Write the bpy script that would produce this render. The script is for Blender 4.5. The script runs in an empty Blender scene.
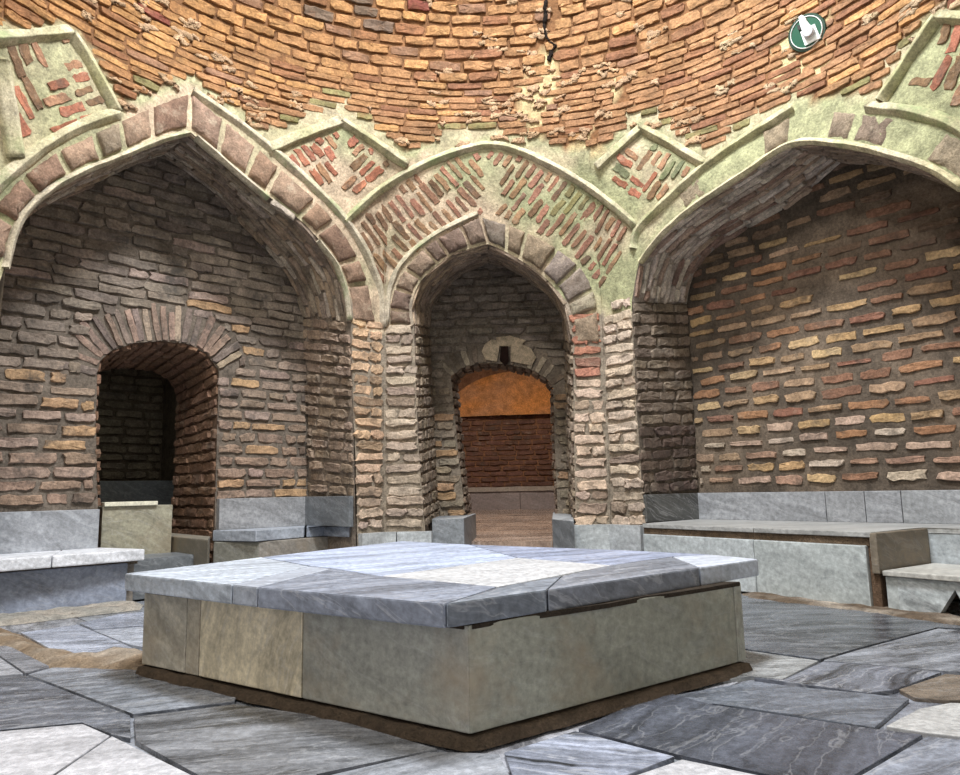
import bpy, bmesh, math, random
from mathutils import Vector, Matrix, noise
from mathutils.geometry import delaunay_2d_cdt
random.seed(7)
SC = bpy.context.scene
COL = SC.collection
V = Vector
# ------------------------------------------------------------------ camera
F = 720.0; CAMZ = 0.66; PITCH = math.radians(8.1); ROLL = math.radians(1.2)
CAMP = V((0, 0, CAMZ))
_r0, _u0, FW = V((1, 0, 0)), V((0, -math.sin(PITCH), math.cos(PITCH))), V((0, math.cos(PITCH), math.sin(PITCH)))
RT = _r0*math.cos(ROLL) - _u0*math.sin(ROLL)
UP = _u0*math.cos(ROLL) + _r0*math.sin(ROLL)
# roll: horizontal lines rise slightly to the right
RT = _r0*math.cos(ROLL) - _u0*math.sin(ROLL)
cam = bpy.data.cameras.new('camera'); co = bpy.data.objects.new('camera', cam); COL.objects.link(co)
cam.sensor_width = 36; cam.lens = 36*F/960; cam.clip_start = 0.05; cam.clip_end = 200
M4 = Matrix((RT, UP, -FW)).transposed().to_4x4(); M4.translation = CAMP
co.matrix_world = M4
SC.camera = co
# ------------------------------------------------------------------ light
SC.view_settings.view_transform = 'Standard'; SC.view_settings.look = 'None'
SC.view_settings.gamma = 1; SC.view_settings.exposure = 0.0
w = bpy.data.worlds.new('world'); SC.world = w; w.use_nodes = True
bg = w.node_tree.nodes['Background']; bg.inputs[0].default_value = (1.0, 0.97, 0.93, 1); bg.inputs[1].default_value = 0.8
def area(name, loc, aim, size, power, color=(1, 1, 1), spread=180, shape='DISK'):
    l = bpy.data.lights.new(name, 'AREA'); l.shape = shape; l.size = size; l.energy = power; l.color = color
    l.spread = math.radians(spread)
    o = bpy.data.objects.new(name, l); COL.objects.link(o); o.location = loc
    o.rotation_euler = (V(aim)-V(loc)).to_track_quat('-Z', 'Y').to_euler(); return o
area('oculus_daylight', (0.2, 3.0, 6.05), (0.2, 3.0, 0), 1.1, 560, (0.93, 0.97, 1.0))
area('left_skylight', (-1.6, 0.9, 5.3), (-0.1, 2.9, 0.3), 0.5, 130, (1.0, 0.96, 0.9))
area('back_room_skylight', (0.2, 8.8, 3.0), (0.2, 9.2, 0), 1.0, 95, (1.0, 0.92, 0.84))
area('passage_fill', (-2.75, 6.1, 2.0), (-2.75, 6.1, 0), 0.3, 3, (0.9, 1.0, 0.95))  # weak light added to lift the passage brickwork; no opening modelled there

# ------------------------------------------------------------------ helpers
def srgb(r, g, b):
    f = lambda c: ((c/255)/12.92 if c/255 <= 0.04045 else (((c/255)+0.055)/1.055)**2.4)
    return (f(r), f(g), f(b))
def ray(px, py):
    return (RT*((px-480)/F) + UP*((387.5-py)/F) + FW).normalized()
def proj(P):
    d = P-CAMP; z = d.dot(FW)
    if z < 0.05: return (-9999, -9999)
    return (480 + F*d.dot(RT)/z, 387.5 - F*d.dot(UP)/z)
def pip(p, poly):
    x, y = p; c = False; n = len(poly); j = n-1
    for i in range(n):
        xi, yi = poly[i]; xj, yj = poly[j]
        if (yi > y) != (yj > y) and x < (xj-xi)*(y-yi)/(yj-yi)+xi: c = not c
        j = i
    return c
def dseg(p, poly):
    best = 1e9
    for (ax, ay), (bx, by) in zip(poly, poly[1:]):
        dx, dy = bx-ax, by-ay; L = dx*dx+dy*dy or 1e-9
        t = max(0, min(1, ((p[0]-ax)*dx+(p[1]-ay)*dy)/L))
        best = min(best, math.hypot(p[0]-ax-t*dx, p[1]-ay-t*dy))
    return best
def resample(pts, n):
    pts = [V(p) for p in pts]
    L = [0]
    for a, b in zip(pts, pts[1:]): L.append(L[-1]+(b-a).length)
    out = []
    for i in range(n):
        s = L[-1]*i/(n-1); k = 0
        while k < len(L)-2 and L[k+1] < s: k += 1
        t = (s-L[k])/max(1e-9, L[k+1]-L[k]); out.append(pts[k].lerp(pts[k+1], min(1, max(0, t))))
    return out
def smooth(pts, n, it=2):
    """densify with Catmull-Rom"""
    pts = [V(p) for p in pts]; out = []
    m = len(pts)
    for i in range(m-1):
        p0 = pts[max(0, i-1)]; p1 = pts[i]; p2 = pts[i+1]; p3 = pts[min(m-1, i+2)]
        for k in range(8):
            t = k/8
            out.append(0.5*((2*p1)+(p2-p0)*t+(2*p0-5*p1+4*p2-p3)*t*t+(3*p1-p0-3*p2+p3)*t*t*t))
    out.append(pts[-1]); return resample(out, n)
def new_mesh(name, verts, faces, mat, parent=None, cols=None, sm=True, uvs=None):
    me = bpy.data.meshes.new(name); me.from_pydata([tuple(v) for v in verts], [], faces); me.validate()
    if cols:
        a = me.color_attributes.new('col', 'FLOAT_COLOR', 'POINT')
        flat = []
        for c in cols: flat += [c[0], c[1], c[2], c[3] if len(c) > 3 else 1.0]
        a.data.foreach_set('color', flat)
    if uvs and len(me.loops):
        l = me.uv_layers.new(name='UVMap'); arr = [0.0]*(2*len(me.loops))
        for i, lp in enumerate(me.loops):
            arr[2*i], arr[2*i+1] = uvs[lp.vertex_index]
        l.data.foreach_set('uv', arr)
    if sm: me.polygons.foreach_set('use_smooth', [True]*len(me.polygons))
    me.materials.append(mat); me.update()
    o = bpy.data.objects.new(name, me); COL.objects.link(o)
    if parent: o.parent = parent
    return o
def struct(o): o['kind'] = 'structure'; return o
def tag(o, label, cat, group=None):
    o['label'] = label; o['category'] = cat
    if group: o['group'] = group
    return o
def empty(name, loc, label, cat, group=None):
    o = bpy.data.objects.new(name, None); COL.objects.link(o); o.location = loc; o.empty_display_size = .1
    return tag(o, label, cat, group)
def adopt(o, root):
    o.parent = root; o.matrix_parent_inverse = Matrix.Translation(-V(root.location)); return o
def mixc(a, b, t): return tuple(a[i]*(1-t)+b[i]*t for i in range(3))
def jit(c, k, rnd=random):
    g = c[0]*.3+c[1]*.5+c[2]*.2; c = tuple(x*.86+g*.14 for x in c); k *= .8
    s = 1+rnd.uniform(-k, k); return (c[0]*s, c[1]*s*(1+rnd.uniform(-k, k)*.2), c[2]*s*(1+rnd.uniform(-k, k)*.4))

# ------------------------------------------------------------------ materials
def nodes(name):
    m = bpy.data.materials.new(name); m.use_nodes = True; nt = m.node_tree
    return m, nt, nt.nodes['Principled BSDF']
def N(nt, t, **k):
    n = nt.nodes.new(t)
    for a, b in k.items(): setattr(n, a, b)
    return n
def masonry(name, rough=.9, bump=.35, scale=1.0, stsc=1.7, stain=None, stain_amt=0.0, wash=None, wash_amt=0.0):
    m, nt, bs = nodes(name); L = nt.links
    at = N(nt, 'ShaderNodeVertexColor', layer_name='col')
    tc = N(nt, 'ShaderNodeTexCoord')
    n1 = N(nt, 'ShaderNodeTexNoise'); n1.inputs['Scale'].default_value = 9*scale; n1.inputs['Detail'].default_value = 8; n1.inputs['Roughness'].default_value = .7
    n2 = N(nt, 'ShaderNodeTexNoise'); n2.inputs['Scale'].default_value = 55*scale; n2.inputs['Detail'].default_value = 6; n2.inputs['Roughness'].default_value = .75
    n3 = N(nt, 'ShaderNodeTexNoise'); n3.inputs['Scale'].default_value = 2.3*scale; n3.inputs['Detail'].default_value = 5
    for n in (n1, n2, n3): L.new(tc.outputs['Object'], n.inputs['Vector'])
    r1 = N(nt, 'ShaderNodeMapRange'); r1.inputs[1].default_value = .3; r1.inputs[2].default_value = .7; r1.inputs[3].default_value = .55; r1.inputs[4].default_value = 1.38
    r2 = N(nt, 'ShaderNodeMapRange'); r2.inputs[1].default_value = .3; r2.inputs[2].default_value = .7; r2.inputs[3].default_value = .55; r2.inputs[4].default_value = 1.42
    L.new(n1.outputs[0], r1.inputs[0]); L.new(n2.outputs[0], r2.inputs[0])
    mu = N(nt, 'ShaderNodeMath', operation='MULTIPLY'); L.new(r1.outputs[0], mu.inputs[0]); L.new(r2.outputs[0], mu.inputs[1])
    sc = N(nt, 'ShaderNodeVectorMath', operation='SCALE'); L.new(at.outputs[0], sc.inputs[0]); L.new(mu.outputs[0], sc.inputs['Scale'])
    out = sc.outputs[0]
    for col, amt, lo in ((wash, wash_amt, .56), (stain, stain_amt, .52)):
        if col:
            rr = N(nt, 'ShaderNodeMapRange'); rr.inputs[1].default_value = lo; rr.inputs[2].default_value = lo+.14; rr.inputs[4].default_value = amt
            nn = N(nt, 'ShaderNodeTexNoise'); nn.inputs['Scale'].default_value = (6.5 if col is wash else stsc)*scale; nn.inputs['Detail'].default_value = 9; nn.inputs['Roughness'].default_value = .72
            mp = N(nt, 'ShaderNodeMapping'); mp.inputs['Location'].default_value = (lo*10, 3, 7)
            L.new(tc.outputs['Object'], mp.inputs[0]); L.new(mp.outputs[0], nn.inputs['Vector'])
            L.new(nn.outputs[0], rr.inputs[0])
            mx = N(nt, 'ShaderNodeMix', data_type='RGBA'); L.new(rr.outputs[0], mx.inputs[0]); L.new(out, mx.inputs[6]); mx.inputs[7].default_value = (*col, 1)
            out = mx.outputs[2]
    L.new(out, bs.inputs['Base Color']); bs.inputs['Roughness'].default_value = rough
    bs.inputs['Specular IOR Level'].default_value = .25
    ad = N(nt, 'ShaderNodeMath', operation='ADD'); L.new(n1.outputs[0], ad.inputs[0])
    m2 = N(nt, 'ShaderNodeMath', operation='MULTIPLY'); L.new(n2.outputs[0], m2.inputs[0]); m2.inputs[1].default_value = .55
    L.new(m2.outputs[0], ad.inputs[1])
    b = N(nt, 'ShaderNodeBump'); b.inputs['Strength'].default_value = bump; b.inputs['Distance'].default_value = .03
    L.new(ad.outputs[0], b.inputs['Height']); L.new(b.outputs[0], bs.inputs['Normal'])
    return m
def marble(name, rough=.35, veins=.55, warm=None, bump=.08, vs=1.0):
    """col attribute = body tone; uv drives the direction of the veins; alpha of col = vein strength"""
    m, nt, bs = nodes(name); L = nt.links
    at = N(nt, 'ShaderNodeVertexColor', layer_name='col')
    uv = N(nt, 'ShaderNodeUVMap'); mp = N(nt, 'ShaderNodeMapping'); mp.inputs['Scale'].default_value = (1.1*vs, 7*vs, 1)
    L.new(uv.outputs[0], mp.inputs[0])
    n0 = N(nt, 'ShaderNodeTexNoise'); n0.inputs['Scale'].default_value = 1.6; n0.inputs['Detail'].default_value = 4; L.new(uv.outputs[0], n0.inputs['Vector'])
    ad = N(nt, 'ShaderNodeVectorMath', operation='ADD'); L.new(mp.outputs[0], ad.inputs[0])
    s0 = N(nt, 'ShaderNodeVectorMath', operation='SCALE'); s0.inputs['Scale'].default_value = 1.6; L.new(n0.outputs['Color'], s0.inputs[0]); L.new(s0.outputs[0], ad.inputs[1])
    n1 = N(nt, 'ShaderNodeTexNoise'); n1.inputs['Scale'].default_value = 1.5; n1.inputs['Detail'].default_value = 9; n1.inputs['Roughness'].default_value = .68; n1.inputs['Distortion'].default_value = .6
    L.new(ad.outputs[0], n1.inputs['Vector'])
    r1 = N(nt, 'ShaderNodeMapRange'); r1.inputs[1].default_value = .36; r1.inputs[2].default_value = .64; r1.inputs[3].default_value = 1-veins; r1.inputs[4].default_value = 1+veins*.75
    L.new(n1.outputs[0], r1.inputs[0])
    mr = N(nt, 'ShaderNodeMix', data_type='FLOAT'); L.new(at.outputs[1], mr.inputs[0]); mr.inputs[2].default_value = 1.0; L.new(r1.outputs[0], mr.inputs[3])
    n2 = N(nt, 'ShaderNodeTexNoise'); n2.inputs['Scale'].default_value = 38; n2.inputs['Detail'].default_value = 7; n2.inputs['Roughness'].default_value = .7
    tc = N(nt, 'ShaderNodeTexCoord'); L.new(tc.outputs['Object'], n2.inputs['Vector'])
    r2 = N(nt, 'ShaderNodeMapRange'); r2.inputs[1].default_value = .3; r2.inputs[2].default_value = .7; r2.inputs[3].default_value = .66; r2.inputs[4].default_value = 1.32; L.new(n2.outputs[0], r2.inputs[0])
    mu = N(nt, 'ShaderNodeMath', operation='MULTIPLY'); L.new(mr.outputs[0], mu.inputs[0]); L.new(r2.outputs[0], mu.inputs[1])
    sc = N(nt, 'ShaderNodeVectorMath', operation='SCALE'); L.new(at.outputs[0], sc.inputs[0]); L.new(mu.outputs[0], sc.inputs['Scale'])
    # fine white veins
    vo = N(nt, 'ShaderNodeTexNoise'); vo.inputs['Scale'].default_value = 2.2; vo.inputs['Detail'].default_value = 6; vo.inputs['Distortion'].default_value = .5; L.new(ad.outputs[0], vo.inputs['Vector'])
    rv = N(nt, 'ShaderNodeValToRGB'); e = rv.color_ramp.elements; e[0].position = .48; e[0].color = (0, 0, 0, 1); e[1].position = .5; e[1].color = (1, 1, 1, 1); x = e.new(.52); x.color = (0, 0, 0, 1)
    L.new(vo.outputs[0], rv.inputs[0])
    mm = N(nt, 'ShaderNodeMath', operation='MULTIPLY'); mm.inputs[1].default_value = .28; L.new(rv.outputs[0], mm.inputs[0])
    mm2 = N(nt, 'ShaderNodeMath', operation='MULTIPLY'); L.new(mm.outputs[0], mm2.inputs[0]); L.new(at.outputs[1], mm2.inputs[1])
    mx = N(nt, 'ShaderNodeMix', data_type='RGBA'); L.new(mm2.outputs[0], mx.inputs[0]); L.new(sc.outputs[0], mx.inputs[6]); mx.inputs[7].default_value = (.62, .62, .64, 1)
    out = mx.outputs[2]
    if warm:
        nn = N(nt, 'ShaderNodeTexNoise'); nn.inputs['Scale'].default_value = 2.5; nn.inputs['Detail'].default_value = 8; nn.inputs['Roughness'].default_value = .7; L.new(tc.outputs['Object'], nn.inputs['Vector'])
        rr = N(nt, 'ShaderNodeMapRange'); rr.inputs[1].default_value = .5; rr.inputs[2].default_value = .72; rr.inputs[4].default_value = .6; L.new(nn.outputs[0], rr.inputs[0])
        m3 = N(nt, 'ShaderNodeMix', data_type='RGBA'); L.new(rr.outputs[0], m3.inputs[0]); L.new(out, m3.inputs[6]); m3.inputs[7].default_value = (*warm, 1); out = m3.outputs[2]
    L.new(out, bs.inputs['Base Color'])
    rg = N(nt, 'ShaderNodeMapRange'); rg.inputs[1].default_value = .3; rg.inputs[2].default_value = .7; rg.inputs[3].default_value = rough*.7; rg.inputs[4].default_value = rough*1.5
    L.new(n2.outputs[0], rg.inputs[0]); L.new(rg.outputs[0], bs.inputs['Roughness'])
    b = N(nt, 'ShaderNodeBump'); b.inputs['Strength'].default_value = bump; b.inputs['Distance'].default_value = .02
    L.new(n2.outputs[0], b.inputs['Height']); L.new(b.outputs[0], bs.inputs['Normal'])
    return m
MB = masonry('wall_mortar', bump=.5)
BR = masonry('brick', bump=.5, wash=srgb(180, 164, 144), wash_amt=.4, stain=srgb(84, 76, 68), stain_amt=.65, stsc=5)
BR_DOME = masonry('dome_brick', bump=.5, wash=srgb(190, 150, 112), wash_amt=.35, stain=srgb(112, 76, 50), stain_amt=.6, stsc=6)
BR_GREY = masonry('grey_stained_brick', bump=.5, wash=srgb(150, 140, 128), wash_amt=.35, stain=srgb(76, 72, 68), stain_amt=.85, stsc=5)  # brick with heavier grey stain patches
PLAS = masonry('moulding_plaster', bump=.3, scale=1.3, stain=srgb(128, 146, 100), stain_amt=.75)
STONE = masonry('arch_stone', bump=.6, scale=1.4, wash=srgb(186, 172, 150), wash_amt=.6, stain=srgb(96, 80, 68), stain_amt=.5, stsc=4)
MARB = marble('marble', .42, .5)
MARB_F = marble('marble_floor', .24, .9, bump=.12)
MARB_W = marble('worn_marble', .5, .5, warm=srgb(150, 132, 108))
MUD = masonry('mud_mortar', bump=1.0, scale=2)
def plain(name, col, rough=.5, metal=0, emit=None):
    m, nt, bs = nodes(name); bs.inputs['Base Color'].default_value = (*col, 1); bs.inputs['Roughness'].default_value = rough; bs.inputs['Metallic'].default_value = metal
    n = N(nt, 'ShaderNodeTexNoise'); n.inputs['Scale'].default_value = 60
    b = N(nt, 'ShaderNodeBump'); b.inputs['Strength'].default_value = .05; nt.links.new(n.outputs[0], b.inputs['Height']); nt.links.new(b.outputs[0], bs.inputs['Normal'])
    return m

# ------------------------------------------------------------------ room surface
CX, CY, RD, Z0, HD = 0.0, 2.75, 2.78, 3.62, 2.6
C1 = V((-.788, 5.85)); C2 = V((.9975, 5.70))
DL = V((-.707, -.707)); DR = V((.643, -.766))
C0 = C1+DL*2.96; C3 = C2+DR*3.1
C0b = C0+V((0, -1.8)); C4 = C3+V((0, -1.8)); C5 = V((1.0, -.3)); C6 = V((-.8, -.3))
OCT = [C0b, C0, C1, C2, C3, C4, C5, C6]
def r_oct(th):
    d = V((math.sin(th), math.cos(th))); o = V((CX, CY)); best = 9
    for a, b in zip(OCT, OCT[1:]+OCT[:1]):
        e = b-a; den = d.x*e.y-d.y*e.x
        if abs(den) < 1e-9: continue
        q = a-o; t = (q.x*e.y-q.y*e.x)/den; s = (q.x*d.y-q.y*d.x)/den
        if t > 0 and -1e-6 <= s <= 1+1e-6: best = min(best, t)
    return best
_rt = [r_oct(math.radians(i/4)) for i in range(-720, 721)]
def rocf(th):
    x = math.degrees(th)*4+720; i = int(x); f = x-i
    return _rt[i % 1440]*(1-f)+_rt[(i+1) % 1440]*f
def sst(a, b, x):
    t = max(0, min(1, (x-a)/(b-a))); return t*t*(3-2*t)
def rS(th, z):
    if z <= Z0: return rocf(th)+(RD-rocf(th))*sst(2.2, Z0+.1, z)/sst(2.2, Z0+.1, Z0)
    return RD*math.sqrt(max(0, 1-((z-Z0)/HD)**2))
def S(th, z):
    r = rS(th, z); return V((CX+r*math.sin(th), CY+r*math.cos(th), z))
def SM(u, v):      # metres round the room, metres up
    th = u/RD
    if v <= Z0: return S(th, v)
    a = (v-Z0)/HD
    return V((CX+RD*math.cos(a)*math.sin(th), CY+RD*math.cos(a)*math.cos(th), Z0+HD*math.sin(a)))
def hitS(px, py):
    d = ray(px, py)
    def f(t):
        P = CAMP+d*t; x, y = P.x-CX, P.y-CY
        if P.z > Z0+HD: return 1
        return math.hypot(x, y)-rS(math.atan2(x, y), P.z)
    t = 2.9
    while f(t) < 0 and t < 12: t += .05
    a, b = t-.05, t
    for _ in range(24):
        m = (a+b)/2
        if f(m) < 0: a = m
        else: b = m
    P = CAMP+d*b; x, y = P.x-CX, P.y-CY; v = P.z
    if v > Z0: v = Z0+HD*math.asin(min(1, (P.z-Z0)/HD))
    return V((math.atan2(x, y)*RD, v))
def normal_of(M, u, v, e=.01):
    P = M(u, v); du = (M(u+e, v)-M(u-e, v))/(2*e); dv = (M(u, v+e)-M(u, v-e))/(2*e)
    n = du.cross(dv).normalized()
    return P, du, dv, n
INNER = V((0, 2.6, 1.8))

class Plane:
    def __init__(s, O, D, Nn):      # O (x,y), D along, Nn towards the room
        s.O = V((O[0], O[1], 0)); s.D = V((D[0], D[1], 0)).normalized(); s.N = V((Nn[0], Nn[1], 0)).normalized()
    def __call__(s, u, z, w=0): return s.O+s.D*u+V((0, 0, z))-s.N*w     # w = depth away from the room
    def hit(s, px, py):
        d = ray(px, py); t = (s.O-CAMP).dot(s.N)/d.dot(s.N); P = CAMP+d*t
        return V(((P-s.O).dot(s.D), P.z))
    def off(s, w): return Plane(s.O-s.N*w, s.D, s.N)
def hitz(px, py, z):
    d = ray(px, py); return CAMP+d*((z-CAMZ)/d.z)
def fit_depth(pl, pa, pb, y):
    """depth w so that the point of pl seen at pa, pushed back by w, is seen at column pb"""
    u = pl.hit(pa, y)[0]; best = None
    for i in range(1, 400):
        w = i*.005; e = abs(proj(pl(u, CAMZ, w))[0]-pb)
        if best is None or e < best[0]: best = (e, w)
    return best[1]

# ------------------------------------------------------------------ brick maker
class Bricks:
    def __init__(s): s.v = []; s.f = []; s.c = []
    UNIT = [(-1, -.3), (-.97, -.9), (-.62, -1), (-.2, -1), (.25, -1), (.66, -1), (.97, -.92), (1, .3), (.98, .93), (.6, 1), (.2, 1), (-.28, 1), (-.65, 1), (-.98, .9)]
    def add(s, M, u, v, L, H, ang=0, h=.02, col=(.5, .3, .2), rough=.2, face=INNER, alpha=1):
        P, du, dv, n = normal_of(M, u, v)
        if n.dot(face-P) < 0: n = -n
        ca, sa = math.cos(ang), math.sin(ang); i0 = len(s.v); R = random.random
        sk = random.uniform(-.08, .08)*H
        base = [(x*L/2+(R()-.5)*rough*H*1.2, y*H/2*(1-.18*max(0, abs(x)-.6))+(R()-.5)*rough*H*.8+sk*x) for x, y in s.UNIT]
        nn = 14
        for k, (ins, hh) in enumerate(((0, -.006), (.06, h*.8), (.2, h))):
            for (x, y) in base:
                m = 1-ins*H/L*1.2; yy = y*(1-ins*.9); xx = x*m
                hz = hh+(0 if k == 0 else (R()-.5)*h*.4); xx += (R()-.5)*H*.07; yy += (R()-.5)*H*.07
                a = xx*ca-yy*sa; b = xx*sa+yy*ca
                if M is SM and abs(a) > .15:
                    Q = M(u+a, v)+dv*b
                else: Q = P+du*a+dv*b
                s.v.append(Q+n*hz); s.c.append((*col, alpha))
        for r in (0, nn):
            for k in range(nn):
                j = (k+1) % nn; s.f.append((i0+r+k, i0+r+j, i0+r+nn+j, i0+r+nn+k))
        q0 = i0+2*nn; s.v.append(P+n*h*(1+(R()-.5)*.5)); s.c.append((*col, alpha)); m0 = len(s.v)-1
        for k in range(nn): s.f.append((q0+k, q0+(k+1) % nn, m0))
    def quad(s, pts, n, h, col, inset=.012, rough=.01):
        """irregular stone block on an arbitrary polygon of world points"""
        n = n.normalized(); i0 = len(s.v); c = sum(pts, V((0, 0, 0)))/len(pts); R = random.random
        dense = []
        m = len(pts)
        for i in range(m):
            a, b = pts[i], pts[(i+1) % m]; k = max(2, int((b-a).length/.05))
            for j in range(k): dense.append(a.lerp(b, j/k))
        m = len(dense)
        for ins, hh in ((0, -.01), (inset, h*.6), (inset*2.6, h)):
            for p in dense:
                d = (c-p); q = p+d.normalized()*min(ins, d.length*.7)+V((R()-.5, R()-.5, R()-.5))*rough
                s.v.append(q+n*hh); s.c.append(col)
        s.v.append(c+n*h); s.c.append(col)
        for r in (0, m):
            for k in range(m):
                j = (k+1) % m; s.f.append((i0+r+k, i0+r+j, i0+r+m+j, i0+r+m+k))
        for k in range(m): s.f.append((i0+2*m+k, i0+2*m+(k+1) % m, i0+3*m))
    def rows(s, M, u0, u1, v0, v1, course, L, keep, colf, gap=.022, h=.02, rough=.2, face=INNER, wob=.0, alt=False):
        v = v0+course/2; k = 0
        while v < v1:
            cs = course*random.uniform(.93, 1.07)
            u = u0-random.random()*L
            while u < u1:
                l = L*random.uniform(.78, 1.12)
                if alt and random.random() < .18: l *= .5
                vv = v+wob*noise.noise(V((u*1.3, v*2, 3.7)))
                smp = [keep(u+l*(i+.5)/9, vv) for i in range(9)]
                # longest run inside
                best = (0, 0); i = 0
                while i < 9:
                    if smp[i]:
                        j = i
                        while j < 9 and smp[j]: j += 1
                        if j-i > best[0]: best = (j-i, i)
                        i = j
                    else: i += 1
                if best[0] >= 3:
                    a = u+l*best[1]/9; b = u+l*(best[1]+best[0])/9
                    c = colf((a+b)/2, vv)
                    if c: s.add(M, (a+b)/2, vv, b-a-gap*random.uniform(.6, 1.3), cs-gap*random.uniform(.7, 1.3), random.uniform(-.02, .02), h*random.uniform(.5, 1.3), c[:3], rough, face)
                u += l
            v += cs; k += 1
    def build(s, name, mat, parent=None, sm=False):
        return new_mesh(name, s.v, s.f, mat, parent, s.c, sm=sm)
    def join_into(s, v, f, c):
        i0 = len(v); v += s.v; c += s.c; f += [tuple(i+i0 for i in q) for q in s.f]

def cdt_sheet(M, outer, holes, step, colf, amp=.012, seed=0.0):
    """triangulated sheet on map M over polygon outer minus holes; returns verts, faces, cols"""
    pts = []; edges = []
    def loop(poly):
        dense = []
        n = len(poly)
        for i in range(n):
            a, b = V(poly[i][:2]), V(poly[(i+1) % n][:2]); k = max(1, int((b-a).length/step))
            for j in range(k): dense.append(a.lerp(b, j/k))
        i0 = len(pts); pts.extend(dense); m = len(dense)
        edges.extend([(i0+i, i0+(i+1) % m) for i in range(m)])
    loop(outer)
    for h in holes: loop(h)
    nb = len(pts)
    xs = [p[0] for p in outer]; ys = [p[1] for p in outer]
    x = min(xs)+step/2
    while x < max(xs):
        y = min(ys)+step/2
        while y < max(ys):
            p = (x+random.uniform(-.2, .2)*step, y+random.uniform(-.2, .2)*step)
            if pip(p, outer) and not any(pip(p, h) for h in holes): pts.append(V(p))
            y += step
        x += step
    ov, oe, of, a, b, c = delaunay_2d_cdt(pts, edges, [], 0, 1e-5)
    faces = []
    for f in of:
        cc = (ov[f[0]]+ov[f[1]]+ov[f[2]])/3
        if pip(cc, outer) and not any(pip(cc, h) for h in holes): faces.append(tuple(f))
    verts = []; cols = []
    for p in ov:
        P, du, dv, n = normal_of(M, p.x, p.y)
        if n.dot(INNER-P) < 0: n = -n
        P = P+n*(noise.noise(P*6+V((seed, 0, 0)))*amp)
        verts.append(P); cols.append(colf(p.x, p.y, P))
    return verts, faces, cols
def add_sheet(dst, sheet):
    v, f, c = dst; i0 = len(v); v += sheet[0]; c += sheet[2]; f += [tuple(i+i0 for i in q) for q in sheet[1]]
def loft(ca, cb, nseg, colf, amp=.012):
    v = []; f = []; c = []; n = len(ca)
    for i in range(n):
        for j in range(nseg+1):
            P = ca[i].lerp(cb[i], j/nseg)
            q = V((noise.noise(P*7), noise.noise(P*7+V((9, 0, 0))), noise.noise(P*7+V((0, 9, 0)))))*amp if 0 < j < nseg else V((0, 0, 0))
            v.append(P+q); c.append(colf(P))
    for i in range(n-1):
        for j in range(nseg):
            a = i*(nseg+1)+j; f.append((a, a+1, a+nseg+2, a+nseg+1))
    return v, f, c
def sweep(path, prof, facep=INNER, colf=None):
    """path: world points; prof: list of (side, out)"""
    v = []; f = []; c = []; n = len(path); m = len(prof)
    for i, P in enumerate(path):
        T = (path[min(n-1, i+1)]-path[max(0, i-1)]).normalized()
        O = (facep-P); O = (O-T*O.dot(T)).normalized(); B = T.cross(O).normalized()
        k = 1+.12*noise.noise(P*5)
        for (a, b) in prof:
            v.append(P+B*a*k+O*(b*k)+V((noise.noise(P*9+V((a*50, 0, 0))), 0, noise.noise(P*9+V((0, b*50, 3)))))*.006); c.append(colf(P) if colf else (.5, .5, .4))
    for i in range(n-1):
        for j in range(m-1):
            a = i*m+j; f.append((a, a+1, a+m+1, a+m))
    f.append(tuple(range(m))); f.append(tuple((n-1)*m+j for j in range(m)))
    return v, f, c

# ------------------------------------------------------------------ traced curves (photo pixels -> room surface)
LI_L = [(6, 262), (20, 218), (50, 188), (84, 169), (117, 156), (158, 139), (189, 131)]
LI_R = [(189, 131), (230, 164), (268, 196), (299, 219), (318, 239), (337, 264), (347, 292), (351, 322)]
LO_L = [(-32, 250), (-4, 202), (28, 169), (62, 146), (98, 129), (150, 104), (190, 90)]
LO_R = [(190, 90), (232, 124), (268, 155), (304, 187), (334, 218), (356, 250), (371, 290), (377, 325)]
RI_L = [(632, 302), (640, 260), (660, 235), (690, 208), (741, 174), (791, 143)]
RI_R = [(791, 143), (841, 143), (892, 154), (932, 168), (962, 187), (1005, 225), (1032, 290)]
RO_L = [(612, 304), (626, 254), (647, 226), (674, 196), (722, 155), (794, 110)]
RO_R = [(794, 110), (850, 108), (908, 116), (945, 127), (985, 146), (1040, 186), (1078, 285)]
CI_L = [(414, 325), (412, 304), (421, 281), (444, 260), (466, 250), (488, 244)]
CI_R = [(488, 244), (508, 253), (535, 270), (555, 288), (567, 310), (573, 344)]
CO_L = [(388, 325), (390, 296), (404, 267), (428, 242), (452, 227), (480, 214)]
CO_R = [(480, 214), (522, 227), (562, 248), (588, 272), (599, 300), (603, 344)]
def SPX(pts): return [hitS(*p) for p in pts]
def S3(pts, n): return smooth([SM(*hitS(*p)) for p in pts], n)
def down(uv, dx=0): return V((uv[0]+dx, 0))
def hole(l, r, jl, jr):
    a = [V(q) for q in smooth([V((*hitS(*p), 0)) for p in l], 24)]; b = smooth([V((*hitS(*p), 0)) for p in r], 24)
    pts = [V((p.x, p.y)) for p in a+b[1:]]
    for q in jr: pts.append(hitS(*q))
    pts.append(V((pts[-1].x, -.2)))
    q2 = [hitS(*q) for q in jl]
    pts.append(V((q2[-1].x, -.2)))
    return pts+q2[::-1]
HL = hole(LI_L, LI_R, [(-6, 300)], [(353, 400), (357, 500)])
HC = hole(CI_L, CI_R, [(418, 440), (425, 530)], [(574, 440), (576, 530)])
HR = hole(RI_L, RI_R, [(636, 400), (645, 520)], [(1032, 400)])
uL, uC1, uC2, uR = -2.2*RD, math.atan2(C1.x-CX, C1.y-CY)*RD, math.atan2(C2.x-CX, C2.y-CY)*RD, 2.2*RD
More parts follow.
